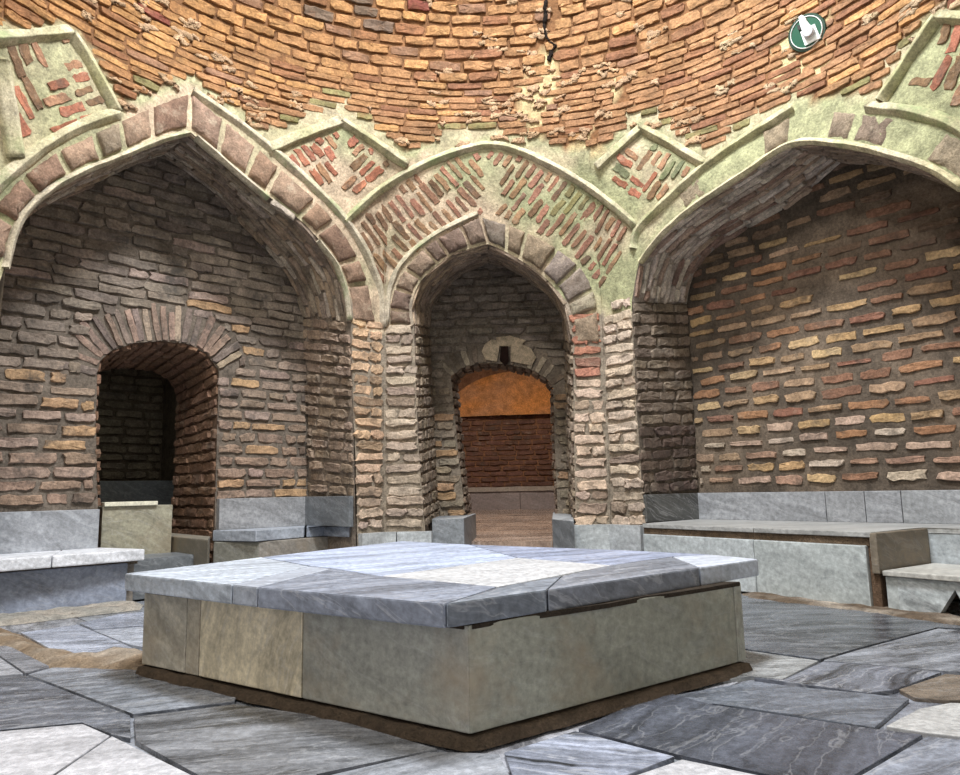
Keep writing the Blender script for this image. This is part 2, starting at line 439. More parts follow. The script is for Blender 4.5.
# colours of the stuff itself
M_LOW = srgb(122, 110, 97); M_PIL = srgb(140, 128, 113); M_PLA = srgb(186, 166, 142); M_GRN = srgb(152, 152, 118); M_DOME = srgb(116, 82, 54); M_CRE = srgb(190, 170, 128)
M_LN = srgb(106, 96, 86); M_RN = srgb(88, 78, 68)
CP = [(352, 225), (375, 205), (404, 180), (447, 158), (488, 149), (521, 156), (560, 176), (598, 200), (628, 226), (626, 250), (612, 285), (600, 300), (588, 270), (561, 247), (521, 226), (490, 213), (478, 216), (437, 236), (405, 262), (392, 285), (384, 300), (372, 262)]
K1 = [(343, 128), (281, 152), (343, 207), (394, 166)]
K2 = [(641, 134), (606, 167), (640, 218), (694, 166)]
K0 = [(6, 38), (68, 36), (110, 110), (60, 135), (20, 152)]
K3 = [(942, 22), (905, 90), (985, 118), (1010, 20)]
DOME_EDGE = [(-200, 40), (-40, 36), (72, 31), (118, 112), (150, 100), (190, 84), (268, 140), (341, 113), (407, 158), (447, 146), (488, 137), (540, 148), (597, 163), (641, 121), (706, 160), (750, 130), (794, 104), (880, 100), (938, 12), (1200, 10)]
DOMEP = DOME_EDGE+[(1200, -3000), (-200, -3000)]
def fbm(P, s, o=0): return noise.fractal(P*s+V((o, o*.7, 0)), 1.0, 2.0, 4)
def wallcol(u, v, P):
    p = proj(P)
    if p[0] < -9000 or p[1] < -2000: return (*M_DOME, 1) if v > 3 else (*M_LOW, 1)
    g = fbm(P, 2.2)
    if pip(p, DOMEP):
        d = dseg(p, DOME_EDGE)
        if d < 12+14*g: return (*mixc(M_GRN, M_PLA, .3+.5*g), 1)
        if 430 < p[0] < 630 and 80 < p[1] < 165 and fbm(P, 3.2, 5) > .0+abs(p[0]-540)*.0035-(p[1]-100)*.002: return (*M_CRE, 1)
        if abs(p[0]-550) < 9 and 50 < p[1] < 105: return (*M_CRE, 1)
        if 775 < p[0] < 825 and 15 < p[1] < 85: return (*M_CRE, 1)
        return (*M_DOME, 1)
    if p[1] < 300 or (p[1] < 335 and 360 < p[0] < 400) or (p[1] < 315 and p[0] > 590):
        side = max(0, min(1, (p[0]-330)/320+1.1*g))
        if p[0] < 300: side = .25+.9*g if p[0] > 130 else .75+.5*g
        if p[0] > 400 and p[1] > 190 and p[0] < 460: side *= .4
        return (*mixc(M_PLA, M_GRN, max(0, min(1, side))), 1)
    return (*M_PIL, 1)
for nm, a, b, hs in (('wall_left', uL, uC1, [HL]), ('wall_center', uC1, uC2, [HC]), ('wall_right', uC2, uR, [HR])):
    v, f, c = cdt_sheet(SM, [(a, -.02), (b, -.02), (b, 4.1 if 0 else Z0), (a, Z0)], hs, .06, wallcol, .012)
    struct(new_mesh(nm, v, f, MB, None, c))
# dome shell above the walls with an open eye
v = []; f = []; c = []
nu, nv = 150, 34
for i in range(nu+1):
    for j in range(nv+1):
        u = uL+(uR-uL)*i/nu; a = 1.36*j/nv; P = SM(u, Z0+HD*a)
        P = P+(V((CX, CY, 3))-P).normalized()*noise.noise(P*6)*.012
        v.append(P); c.append(wallcol(u, 4, P))
for i in range(nu):
    for j in range(nv):
        k = i*(nv+1)+j; f.append((k, k+1, k+nv+2, k+nv+1))
struct(new_mesh('ceiling', v, f, MB, None, c))

# ---- bricks of the dome (rings of thin brick)
def frame(p, m=45): return -m < p[0] < 960+m and -m < p[1] < 775+m
KEEPOUT = [K1, K2, [(0, 26), (72, 29), (120, 113), (0, 170)], [(938, 12), (880, 103), (1200, 130), (1200, 10)]]
def keep_dome(u, v):
    P = SM(u, v); p = proj(P)
    if not frame(p): return False
    if not pip(p, DOMEP): return False
    if p[1] > 0 and dseg(p, DOME_EDGE) < 7: return False
    # plaster scars left bare around the crack
    if 440 < p[0] < 620 and 85 < p[1] < 160 and fbm(P, 3.2, 5) > .10+abs(p[0]-540)*.0035-(p[1]-100)*.002: return False
    if abs(p[0]-(548-(p[1]-60)*.02+8*math.sin(p[1]*.11))) < 4 and p[1] < 105: return False
    if 783 < p[0] < 818 and 25 < p[1] < 80 and (int((v)*40) % 4 == 0): return False
    return True
def col_dome(u, v):
    p = proj(SM(u, v)); R = random.random(); P = SM(u, v)
    t = max(0, min(1, (p[0]-150)/700)); low = max(0, min(1, (p[1]-40)/90))
    c = mixc(srgb(158, 112, 60), srgb(158, 116, 76), t)
    c = mixc(c, srgb(146, 106, 74), low*.6)
    if R < .12: c = mixc(c, srgb(116, 70, 50), .6)
    elif R < .22: c = mixc(c, srgb(184, 134, 76), .7)
    elif R < .28: c = mixc(c, srgb(130, 96, 74), .8)
    if p[1] < 42 and 300 < p[0] < 700 and R > .9: c = srgb(104, 84, 68)
    if p[1] < 42 and R > .985: c = srgb(122, 64, 48)
    if dseg(p, DOME_EDGE) < 22 and fbm(P, 2.2) > -.05 and R < .45: c = mixc(c, srgb(120, 122, 74), .75)
    return jit(c, .13)
B = Bricks()
uA, uB = -4.2, 4.2
B.rows(SM, uA, uB, 2.95, 3.98, .058, .27, keep_dome, col_dome, gap=.011, h=.016, rough=.22, wob=.03)
B.rows(SM, uA, uB, 3.98, 5.0, .085, .25, keep_dome, col_dome, gap=.016, h=.02, rough=.16, wob=.03)
struct(B.build('trim_1', BR_DOME))

# ---- herringbone infill of the spandrels and kites
def herring(B, poly, cx, cols, Lb=.2, Hb=.045, pitch_b=.068, pitch_a=.215, ang=.86, tilt=0.0, edge=5):
    uv = SPX(poly); cu = hitS(*cx)
    x0, x1 = min(p[0] for p in uv), max(p[0] for p in uv); y0, y1 = min(p[1] for p in uv), max(p[1] for p in uv)
    R = max(x1-x0, y1-y0)*1.2
    ax = V((math.sin(tilt), math.cos(tilt)))       # symmetry axis
    px_ = V((ax.y, -ax.x))
    for side in (-1, 1):
        a = (px_*side*math.cos(ang)+ax*math.sin(ang))        # bricks rise outwards
        b = V((-a.y, a.x))
        i = -R
        while i < R:
            j = -R+random.random()*pitch_a*.6
            while j < R:
                q = cu+a*j+b*i; L = Lb*random.uniform(.7, 1.1); ok = True
                s = (q-cu).dot(px_)*side
                if s > L*.5*math.cos(ang)*.45+.01:
                    smp = [pip(q+a*L*(t_/8-.5), uv) for t_ in range(9)]
                    bst = (0, 0); i_ = 0
                    while i_ < 9:
                        if smp[i_]:
                            j_ = i_
                            while j_ < 9 and smp[j_]: j_ += 1
                            if j_-i_ > bst[0]: bst = (j_-i_, i_)
                            i_ = j_
                        else: i_ += 1
                    ok = bst[0] >= 3
                    if ok and bst[0] < 9: q = q+a*L*((bst[1]+bst[0]/2-.5)/8-.5); L *= bst[0]/9
                    if ok:
                        pp = proj(SM(*q))
                        if dseg(pp, poly+[poly[0]]) > edge*.5:
                            B.add(SM, q.x, q.y, L, Hb*random.uniform(.7, 1.1), math.atan2(a.y, a.x)+random.uniform(-.04, .04), .008, cols(pp, q), .3)
                j += pitch_a*random.uniform(.92, 1.08)
            i += pitch_b
def hc(p, q):
    c = random.choice([srgb(140, 100, 76), srgb(158, 108, 84), srgb(122, 92, 66), srgb(150, 114, 80)])
    if fbm(SM(*q), 2.2) > .1 and p[0] > 500 and random.random() < .25: c = mixc(c, srgb(110, 120, 70), .6)
    return jit(c, .15)
B = Bricks()
herring(B, CP, (490, 190), hc)
struct(B.build('trim_2', BR))
B = Bricks()
def kc(p, q): return jit(random.choice([srgb(168, 104, 76), srgb(150, 92, 66), srgb(158, 116, 84), srgb(126, 96, 66)] + ([srgb(116, 120, 84)] if p[0] > 600 else [])), .15)
herring(B, K1, (343, 160), kc, .16, .054, .07, .175, .8, 0, 3)
herring(B, K2, (641, 170), kc, .16, .054, .07, .175, .8, 0, 3)
herring(B, K0, (46, 90), kc, .17, .056, .074, .185, .8, .1, 3)
herring(B, K3, (928, 70), kc, .17, .056, .074, .185, .8, -.2, 3)
struct(B.build('trim_3', BR))

# ---- plaster mouldings
def prof(wd, ht): wd *= .92; return [(-wd*.55, -.03), (-wd*.5, ht*.1), (-wd*.2, ht*1.05), (-wd*.14, ht*1.1), (-wd*.08, ht*1.05), (wd*.3, ht*.55), (wd*.5, ht*.3), (wd*.55, -.03)]
MOULD = [([(-32, 212), (0, 184), (17, 168), (50, 143), (87, 124), (118, 114)], .085, 0), ([(192, 92), (228, 116), (268, 147), (306, 180), (343, 218), (366, 254), (380, 292), (384, 327)], .085, 1),
 ([(341, 121), (305, 134), (269, 149)], .085, 0), ([(341, 121), (375, 143), (407, 165)], .085, 0),
 ([(345, 222), (375, 194), (404, 175), (447, 155), (488, 145), (521, 152), (561, 171), (598, 194), (636, 226)], .075, 0),
 ([(478, 213), (437, 233), (404, 260), (390, 290), (387, 324)], .05, 1),
 ([(641, 128), (620, 146), (597, 167)], .08, 0), ([(641, 128), (672, 145), (705, 165)], .08, 0),
 ([(634, 248), (640, 227), (672, 196), (707, 165), (750, 136), (794, 108)], .08, 0),
 ([(868, 108), (908, 112), (942, 121), (968, 135), (1025, 176)], .08, 0), ([(881, 101), (908, 60), (938, 17)], .085, 0), ([(938, 17), (970, 20), (1020, 24)], .085, 0),
 ([(-25, 40), (20, 37), (70, 33)], .09, 0), ([(70, 33), (92, 66), (117, 112)], .09, 0), ([(0, 60), (8, 105), (17, 158)], .11, 0),
 ([(6, 268), (20, 220), (50, 190), (84, 171), (117, 158), (158, 141), (188, 133)], .045, 1), ([(196, 137), (230, 166), (268, 198)], .05, 1), ([(318, 240), (336, 264), (346, 292), (350, 320)], .05, 1),
 ([(640, 262), (660, 236), (690, 209), (741, 175), (791, 144), (841, 144), (892, 155), (932, 169), (962, 188)], .05, 2)]
v = []; f = []; c = []
for pts, wd, kind in MOULD:
    P = [SM(*hitS(*p)) for p in pts]; P = smooth(P, max(6, int(len(pts)*6))) if len(pts) > 3 else resample(P, 18)
    base = [srgb(156, 152, 116), srgb(176, 164, 146), srgb(184, 174, 138)][kind]
    s = sweep(P, prof(wd, .04 if kind == 0 else .03), colf=lambda Q, b=base: (*mixc(b, srgb(180, 170, 146), max(0, min(1, .5+fbm(Q, 3)))), 1))
    i0 = len(v); v += s[0]; c += s[2]; f += [tuple(i+i0 for i in q) for q in s[1]]
struct(new_mesh('trim_4', v, f, PLAS, None, c))

# ---- stone voussoirs of the three big arches
def band(B, inner, outer, n, colf, h=.03, skip=(), inset=.01):
    a = S3(inner, n*4+1); b = S3(outer, n*4+1)
    cuts = [0]+sorted([min(.97, max(.03, (i+random.uniform(-.16, .16))/n)) for i in range(1, n)])+[1]
    for k in range(n):
        if k in skip: continue
        i0 = int(cuts[k]*n*4); i1 = max(i0+2, int(cuts[k+1]*n*4)); i1 = min(i1, n*4)
        A = [a[i].lerp(b[i], .10) for i in range(i0, i1+1)]; C = [a[i].lerp(b[i], .90) for i in range(i0, i1+1)]
        A[0] = A[0].lerp(A[1], .25); A[-1] = A[-1].lerp(A[-2], .25); C[0] = C[0].lerp(C[1], .25); C[-1] = C[-1].lerp(C[-2], .25)
        n_ = (A[-1]-A[0]).cross(C[0]-A[0]); mid = (A[0]+C[-1])/2
        if n_.dot(INNER-mid) < 0: n_ = -n_
        B.quad(A+C[::-1], n_, h*random.uniform(.6, 1.3), (*colf(), 1), inset)
B = Bricks()
sc_ = lambda: jit(random.choice([srgb(142, 112, 90), srgb(138, 120, 100), srgb(152, 124, 102), srgb(124, 96, 78)]), .12)
band(B, LI_L, LO_L, 7, sc_, skip=()); band(B, LI_R, LO_R, 8, sc_)
struct(B.build('trim_5', STONE, sm=True)); B = Bricks()
gs_ = lambda: jit(random.choice([srgb(140, 124, 100), srgb(134, 118, 100), srgb(128, 110, 92)]), .1)
band(B, RI_L, RO_L, 8, gs_, h=.012, skip=(0, 1, 2, 3, 5, 6), inset=.02); band(B, RI_R, RO_R, 8, gs_, h=.014, skip=(0, 3, 5), inset=.02)
struct(B.build('trim_6', STONE, sm=True)); B = Bricks()
band(B, CI_L, CO_L, 7, lambda: jit(random.choice([srgb(128, 108, 90), srgb(142, 120, 100), srgb(120, 98, 84)]), .12)); band(B, CI_R, CO_R, 7, lambda: jit(random.choice([srgb(138, 118, 96), srgb(156, 144, 118), srgb(130, 116, 104)]), .12))
struct(B.build('trim_7', STONE, sm=True))

# ---- pilaster brickwork between the openings
def keep_pil(u, v):
    if pip((u, v), HL) or pip((u, v), HC) or pip((u, v), HR): return False
    p = proj(SM(u, v))
    lim = 318 if p[0] < 384 else (322 if p[0] < 500 else (316 if p[0] < 612 else 300))
    return p[1] > lim and v > .36
def pilc(u, v):
    p = proj(SM(u, v)); R = random.random()
    c = srgb(184, 158, 134)
    if p[0] < 384: c = mixc(srgb(198, 162, 126), srgb(206, 182, 162), max(0, (p[1]-440)/90) if p[1] > 440 else 0)
    elif p[0] < 500: c = srgb(182, 162, 142)
    elif p[0] < 608: c = srgb(168, 112, 88) if p[1] < 375 else srgb(198, 172, 148)
    else: c = srgb(198, 176, 154)
    if R < .15: c = mixc(c, srgb(110, 90, 76), .6)
    return jit(c, .14)
B = Bricks()
jl = hitS(355, 430)[0]; jc = hitS(417, 430)[0]; jc2 = hitS(574, 430)[0]; jr = hitS(638, 430)[0]
for (a, b, L) in ((jl-.05, uC1-.012, .25), (uC1+.012, jc+.09, .24), (jc2-.02, uC2-.012, .25), (uC2+.012, jr+.09, .23)):
    v = .41
    while v < 2.3:
        cs = .088*random.uniform(.92, 1.08)
        s = [a+(b-a)*(i+.5)/14 for i in range(14)]; s = [x for x in s if keep_pil(x, v)]
        if len(s) >= 3:
            x0, x1 = s[0]-(b-a)/28, s[-1]+(b-a)/28
            spl = [x0, x1] if random.random() < .55 else [x0, x0+(x1-x0)*random.uniform(.35, .65), x1]
            for q0, q1 in zip(spl, spl[1:]):
                B.add(SM, (q0+q1)/2, v+random.uniform(-.006, .006), q1-q0-.012, cs-.026*random.uniform(.6, 1.2), random.uniform(-.04, .04), .02*random.uniform(.3, 1.4), pilc((q0+q1)/2, v), .34)
        v += cs
B.rows(SM, uL+.5, hitS(-95, 300)[0], .4, 2.2, .088, .26, lambda u, v: frame(proj(SM(u, v)), 60), pilc, gap=.024, h=.03)
struct(B.build('trim_8', BR))
# marble skirting in front of the pilasters
def skirt(M, u0, u1, z0, z1, t, name, cuts, colf, mat):
    v = []; f = []; c = []; uvs = []
    edges = [u0]+cuts+[u1]
    for a, b in zip(edges, edges[1:]):
        i0 = len(v); pts = []
        for (u, z) in ((a+.004, z0), (b-.004, z0), (b-.004, z1), (a+.004, z1)):
            P, du, dv, n = normal_of(M, u, z)
            n = V((n.x, n.y, 0)).normalized()
            if n.dot(INNER-P) < 0: n = -n
            pts.append((P, n))
        ct = colf(); ru = random.random()*9
        for k, (P, n) in enumerate(pts): v += [P+n*t]; c.append(ct); uvs.append((ru+(0, b-a, b-a, 0)[k], ru+(0, 0, z1-z0, z1-z0)[k]))
        for k, (P, n) in enumerate(pts): v += [P-n*.01]; c.append(ct); uvs.append((ru, ru))
        f += [tuple(i0+x for x in q) for q in ((0, 1, 2, 3), (0, 4, 5, 1), (1, 5, 6, 2), (2, 6, 7, 3), (3, 7, 4, 0))]
    return struct(new_mesh(name, v, f, mat, None, c, sm=False, uvs=uvs))
mg = lambda: (*jit(srgb(176, 180, 182), .08), .5)
skirt(SM, jl+.02, uC1, 0, .345, .06, 'baseboard_left', [], mg, MARB)
skirt(SM, uC1, hitS(433, 530)[0], 0, .345, .06, 'baseboard_center_left', [hitS(398, 530)[0]], mg, MARB)
skirt(SM, hitS(573, 530)[0], uC2, 0, .375, .06, 'baseboard_center', [], mg, MARB)
skirt(SM, uC2, jr+.02, 0, .375, .06, 'baseboard_right', [], mg, MARB)

# ================================================================== niches
PLf = Plane(C1, DL, (.707, -.707)); PRf = Plane(C2, DR, (-.766, -.643))
DC = (C2-C1).normalized(); PCf = Plane(C1, DC, (DC.y, -DC.x))
wL = .66; wR = .69; wC = 1.0
PL = PLf.off(wL); PR = PRf.off(wR); PC = PCf.off(wC)
def P3(pl, pts, n): return smooth([pl(*pl.hit(*p)) for p in pts], n)
def seg3(a, b, n): return resample([a, b], n)

def sheet_obj(name, pl, outer, holes, colf, mat=MB, step=.07):
    v, f, c = cdt_sheet(pl, outer, holes, step, lambda u, z, P: (*colf(u, z, P), 1), .012, seed=5)
    return struct(new_mesh(name, v, f, mat, None, c))
def rect_rows(B, M, *a, **k): B.rows(M, *a, **k)
class LoftMap:
    """u along the curve (m), v 0..depth (m)"""
    def __init__(s, A, Bc):
        s.A, s.B = A, Bc; s.L = sum((b-a).length for a, b in zip(A, A[1:])); s.W = sum((b-a).length for a, b in zip(A, Bc))/len(A)
    def __call__(s, u, v):
        x = max(0, min(.9999, u/s.L))*(len(s.A)-1); i = int(x); f = x-i
        return s.A[i].lerp(s.A[i+1], f).lerp(s.B[i].lerp(s.B[i+1], f), v/s.W)
def soffit(name, A, Bc, mcol, bcol, course, L, gap, h, across=False, face=None, rough=.25, wob=0.0, ns=8):
    face = face or (sum(A, V((0, 0, 0)))/len(A)+V((0, 0, -1)))
    v, f, c = loft(A, Bc, ns, lambda P: (*mcol(P), 1))
    struct(new_mesh(name, v, f, MB, None, c))
    M = LoftMap(A, Bc); B = Bricks()
    inside = lambda u, w: 0 < u < M.L and 0.0 < w < M.W
    if across:
        M2 = lambda u, w: M(w, u)
        B.rows(M2, 0, M.W, 0, M.L, course, L, lambda u, w: 0 < u < M.W and 0 < w < M.L, lambda u, w: bcol(M(w, u)), gap=gap, h=h, rough=rough, face=face, wob=wob)
    else:
        B.rows(M, 0, M.L, 0, M.W, course, L, inside, lambda u, w: bcol(M(u, w)), gap=gap, h=h, rough=rough, face=face, wob=wob)
    return B

# ---- left niche
LB_R = [(160, 156), (197, 180), (222, 202), (253, 236), (275, 261), (293, 289), (303, 317)]
apexB = PL(*PL.hit(160, 156))
fr = S3(LI_R, 30); bk = P3(PL, LB_R, 30)
mc_l = lambda P: jit(srgb(132, 118, 104), .05)
bc_l = lambda P: jit(random.choice([srgb(156, 138, 120), srgb(166, 142, 118), srgb(142, 124, 106), srgb(184, 168, 150)]), .12)
B = soffit('trim_9', fr, bk, mc_l, bc_l, .06, .3, .016, .022, rough=.3, wob=.03)
jf = resample([fr[-1], SM(*hitS(353, 400)), V((*SM(*hitS(357, 520)).xy, 0))], 16)
uBk = PL.hit(310, 491)[0]
jb = resample([bk[-1], PL(PL.hit(308, 400)[0], 1.3), PL(uBk, 0)], 16)
B2 = soffit('trim_10', jf, jb, mc_l, lambda P: jit(srgb(150, 128, 108), .14) if P.z > .62 else None, .088, .24, .024, .026, across=True, face=V((-3, 4, 1)))
for b in (B2,):
    i0 = len(B.v); B.v += b.v; B.c += b.c; B.f += [tuple(i+i0 for i in q) for q in b.f]
frl = S3(LI_L, 30); bkl = [p-PL.N*wL*1.02 for p in frl]
mid = bkl[-1]; bkl = [p+(apexB-mid)*max(0, (i/29))**2 for i, p in enumerate(bkl)]
B3 = soffit('trim_11', frl, bkl, mc_l, bc_l, .06, .3, .016, .022, rough=.3, wob=.03)
i0 = len(B.v); B.v += B3.v; B.c += B3.c; B.f += [tuple(i+i0 for i in q) for q in B3.f]
jfl = seg3(frl[0], V((*SM(HL[-1].x, .5).xy, 0)), 8); jbl = [p-PL.N*wL for p in jfl]
v, f, c = loft(jfl, jbl, 5, lambda P: (*M_LOW, 1)); struct(new_mesh('wall_left_niche_side', v, f, MB, None, c))
struct(B.build('trim_12', BR))
# back wall with the small door opening
LD = [(98, 505), (96, 440), (97, 374), (100, 361), (111, 351), (134, 343), (161, 341), (188, 344), (207, 354), (219, 371), (217, 430), (215, 505)]
LDuv = [PL.hit(*p) for p in LD]
ldh = [V((p[0], p[1])) for p in LDuv]; ldh = [V((ldh[0].x, -.01))]+ldh+[V((ldh[-1].x, -.01))]
ulo, uhi = -.3, 3.9
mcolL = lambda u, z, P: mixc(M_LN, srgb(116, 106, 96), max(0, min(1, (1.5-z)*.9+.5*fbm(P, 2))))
sheet_obj('wall_left_niche', PL, [(ulo, -.02), (uhi, -.02), (uhi, 3.5), (ulo, 3.5)], [ldh], mcolL)
arc_c = PL.hit(159, 420)
def keep_LN(u, z):
    P = PL(u, z); p = proj(P)
    if not frame(p): return False
    if pip((u, z), ldh): return False
    if pip(p, [(78, 395), (82, 340), (110, 312), (160, 306), (212, 316), (242, 345), (232, 375), (218, 371), (207, 354), (161, 340), (111, 350), (98, 372)]): return False
    return u > uBk+.03 and z > .64
def col_LN(u, z):
    p = proj(PL(u, z)); R = random.random()
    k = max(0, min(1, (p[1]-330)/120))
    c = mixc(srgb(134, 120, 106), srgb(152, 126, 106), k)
    if p[1] > 300 and R < .2*k+.02: c = srgb(176, 140, 102)
    elif R > .93-.1*k: c = mixc(c, srgb(164, 140, 128), .7)
    elif R > .8: c = mixc(c, srgb(88, 76, 68), .6)
    return jit(c, .12)
B = Bricks()
B.rows(PL, uBk, 3.6, .62, 1.95, .089, .3, keep_LN, col_LN, gap=.026, h=.016, rough=.26, wob=.02, alt=True)
B.rows(PL, uBk, 3.6, 1.95, 3.4, .075, .34, keep_LN, col_LN, gap=.012, h=.018, rough=.3, wob=.05, alt=True)
# radial bricks over the doorway
arc = P3(PL, LD[2:10], 60); arcu = [V(((q-PL.O).dot(PL.D), q.z)) for q in arc]
def radial(B, pl, arcu, n, L, H, off, colf, fan=1.0, h=.014):
    cu = sum(arcu, V((0, 0)))/len(arcu)-V((0, .25))
    m = len(arcu)
    for k in range(n):
        x = (k+.5)/n*(m-1); i = int(x); a = arcu[i]; b = arcu[min(m-1, i+1)]
        T = (b-a).normalized(); Nn = V((-T.y, T.x))
        if Nn.dot(a-cu) < 0: Nn = -Nn
        l = L*random.uniform(.85, 1.1); q = a+Nn*(l/2+off)
        B.add(pl, q.x, q.y, l, H*random.uniform(.8, 1.1), math.atan2(Nn.y, Nn.x)+random.uniform(-.05, .05), h*random.uniform(.6, 1.3), colf(), .25)
radial(B, PL, arcu, 21, .26, .052, .0, lambda: jit(random.choice([srgb(140, 116, 102), srgb(150, 124, 108), srgb(122, 106, 96), srgb(164, 144, 120)]), .12))
struct(B.build('trim_13', BR_GREY))
# deep reveal of the doorway
dL = fit_depth(PL, 216, 176, 440)
arcf = [PL(p.x, p.y) for p in ldh]; arcf = resample(arcf, 70)
arcb = []
cxu = sum(p.x for p in ldh)/len(ldh)
for q in arcf:
    u = (q-PL.O).dot(PL.D); arcb.append(PL(u+(cxu-u)*.06, q.z-.10*max(0, min(1, (q.z-.9)/.6)), dL))
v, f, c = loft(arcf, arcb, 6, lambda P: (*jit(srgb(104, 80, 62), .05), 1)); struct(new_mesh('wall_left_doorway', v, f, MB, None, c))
M = LoftMap(arcf, arcb); B = Bricks(); M2 = lambda u, w: M(w, u)
B.rows(M2, 0, M.W, .1, M.L-.1, .085, .25, lambda u, w: 0 < u < M.W, lambda u, w: jit(srgb(128, 96, 74), .13), gap=.02, h=.022, rough=.25, face=PL(cxu, .8, dL/2))
struct(B.build('trim_14', BR))
# dark passage behind it
def box_room(name, pl, u0, u1, w0, w1, z0, z1, colf, mat=MB, skip=()):
    P = lambda u, w, z: pl(u, z, w)
    quads = {'back': [(u0, w1, z0), (u1, w1, z0), (u1, w1, z1), (u0, w1, z1)], 'l': [(u0, w0, z0), (u0, w1, z0), (u0, w1, z1), (u0, w0, z1)],
             'r': [(u1, w0, z0), (u1, w1, z0), (u1, w1, z1), (u1, w0, z1)], 'top': [(u0, w0, z1), (u1, w0, z1), (u1, w1, z1), (u0, w1, z1)], 'bot': [(u0, w0, z0), (u1, w0, z0), (u1, w1, z0), (u0, w1, z0)]}
    v = []; f = []; c = []
    for k, q in quads.items():
        if k in skip: continue
        i0 = len(v); v += [P(*x) for x in q]; c += [(*colf(k), 1)]*4; f.append((i0, i0+1, i0+2, i0+3))
    return struct(new_mesh(name, v, f, mat, None, c, sm=False))
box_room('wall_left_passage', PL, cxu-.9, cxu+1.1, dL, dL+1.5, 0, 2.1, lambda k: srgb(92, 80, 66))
PLp = PL.off(dL+1.5)
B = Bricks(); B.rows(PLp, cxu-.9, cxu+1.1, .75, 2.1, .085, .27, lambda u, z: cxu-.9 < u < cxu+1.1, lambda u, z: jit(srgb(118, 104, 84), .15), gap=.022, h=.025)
struct(B.build('trim_15', BR))

# ---- right niche
RB_L = [(828, 174), (801, 198), (767, 218), (724, 242), (700, 265), (690, 286), (687, 304)]
apexR = PR(*PR.hit(845, 161))
frR = S3(RI_L[::-1], 30); bkR = P3(PR, [(845, 161)]+RB_L, 30)
mc_r = lambda P: jit(srgb(160, 148, 136), .05)
B = soffit('trim_16', frR, bkR, mc_r, lambda P: jit(random.choice([srgb(200, 184, 168), srgb(170, 146, 126), srgb(208, 194, 178), srgb(146, 118, 102)]), .12), .06, .3, .018, .022, rough=.28, wob=.03)
jfR = resample([frR[-1], SM(*hitS(636, 400)), V((*SM(*hitS(645, 520)).xy, 0))], 16)
jbR = resample([bkR[-1], PR(PR.hit(692, 400)[0], 1.3), PR(PR.hit(697, 495)[0], 0)], 16)
uRk = PR.hit(697, 495)[0]
B2 = soffit('trim_17', jfR, jbR, lambda P: jit(srgb(106, 94, 82), .05), lambda P: (jit(srgb(124, 108, 92), .14) if P.z > 1.15 else jit(srgb(92, 76, 66), .2)) if P.z > .62 else None, .088, .24, .02, .02, across=True, face=V((3, 3.5, 1)))
frRr = S3(RI_R, 30); bkRr = [p-PR.N*wR*1.02 for p in frRr]; md = bkRr[0]
bkRr = [p+(apexR-md)*(1-i/29)**2 for i, p in enumerate(bkRr)]
B3 = soffit('trim_18', frRr, bkRr, mc_r, lambda P: jit(srgb(150, 130, 112), .12), .06, .3, .018, .022)
for b in (B2, B3):
    i0 = len(B.v); B.v += b.v; B.c += b.c; B.f += [tuple(i+i0 for i in q) for q in b.f]
struct(B.build('trim_19', BR))
jr_ = seg3(frRr[-1], V((*frRr[-1].xy, 0)), 8)
v, f, c = loft(jr_, [p-PR.N*wR for p in jr_], 5, lambda P: (*M_LOW, 1)); struct(new_mesh('wall_right_niche_side', v, f, MB, None, c))
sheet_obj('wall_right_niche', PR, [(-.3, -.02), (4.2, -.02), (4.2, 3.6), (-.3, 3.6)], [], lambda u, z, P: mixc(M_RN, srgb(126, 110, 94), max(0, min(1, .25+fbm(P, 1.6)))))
def keep_RN(u, z): return frame(proj(PR(u, z))) and z > .63 and u > uRk+.02
def col_RN(u, z):
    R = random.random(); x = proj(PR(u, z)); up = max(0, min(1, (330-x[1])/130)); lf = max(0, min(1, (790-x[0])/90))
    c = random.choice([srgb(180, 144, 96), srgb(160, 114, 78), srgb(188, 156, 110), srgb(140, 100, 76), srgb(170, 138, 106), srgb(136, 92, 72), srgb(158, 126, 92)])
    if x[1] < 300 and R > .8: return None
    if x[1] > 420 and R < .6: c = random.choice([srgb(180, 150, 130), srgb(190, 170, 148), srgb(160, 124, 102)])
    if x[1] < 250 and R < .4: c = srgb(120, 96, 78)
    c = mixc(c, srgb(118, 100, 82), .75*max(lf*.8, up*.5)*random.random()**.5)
    return jit(c, .1)
B = Bricks()
B.rows(PR, uRk, 3.9, .64, 3.4, .098, .29, keep_RN, col_RN, gap=.05, h=.015, rough=.3, wob=.03)
struct(B.build('trim_20', BR))

# ---- centre niche
CBl = [(429, 328), (434, 303), (454, 280), (470, 270), (488, 262)]; CBr = [(488, 262), (508, 268), (528, 280), (551, 297), (563, 318), (566, 340)]
frc = S3(CI_L, 24); bkc = P3(PC, CBl, 24); frd = S3(CI_R, 24); bkd = P3(PC, CBr, 24)
mc_c = lambda P: jit(srgb(134, 118, 104), .05); bc_c = lambda P: jit(random.choice([srgb(158, 138, 118), srgb(144, 124, 106), srgb(170, 146, 120)]), .12)
B = soffit('trim_21', frc, bkc, mc_c, bc_c, .06, .28, .016, .02, wob=.02, face=V((.1, 6, 1)))
B2 = soffit('trim_22', frd, bkd, mc_c, bc_c, .06, .28, .016, .02, wob=.02, face=V((.1, 6, 1)))
j1 = resample([frc[0], SM(*hitS(418, 440)), V((*SM(*hitS(426, 530)).xy, 0))], 16); k1 = resample([bkc[0], PC(PC.hit(433, 420)[0], 1.2), PC(PC.hit(440, 506)[0], 0)], 16)
j2 = resample([frd[-1], SM(*hitS(574, 440)), V((*SM(*hitS(577, 530)).xy, 0))], 16); k2 = resample([bkd[-1], PC(PC.hit(568, 420)[0], 1.2), PC(PC.hit(571, 506)[0], 0)], 16)
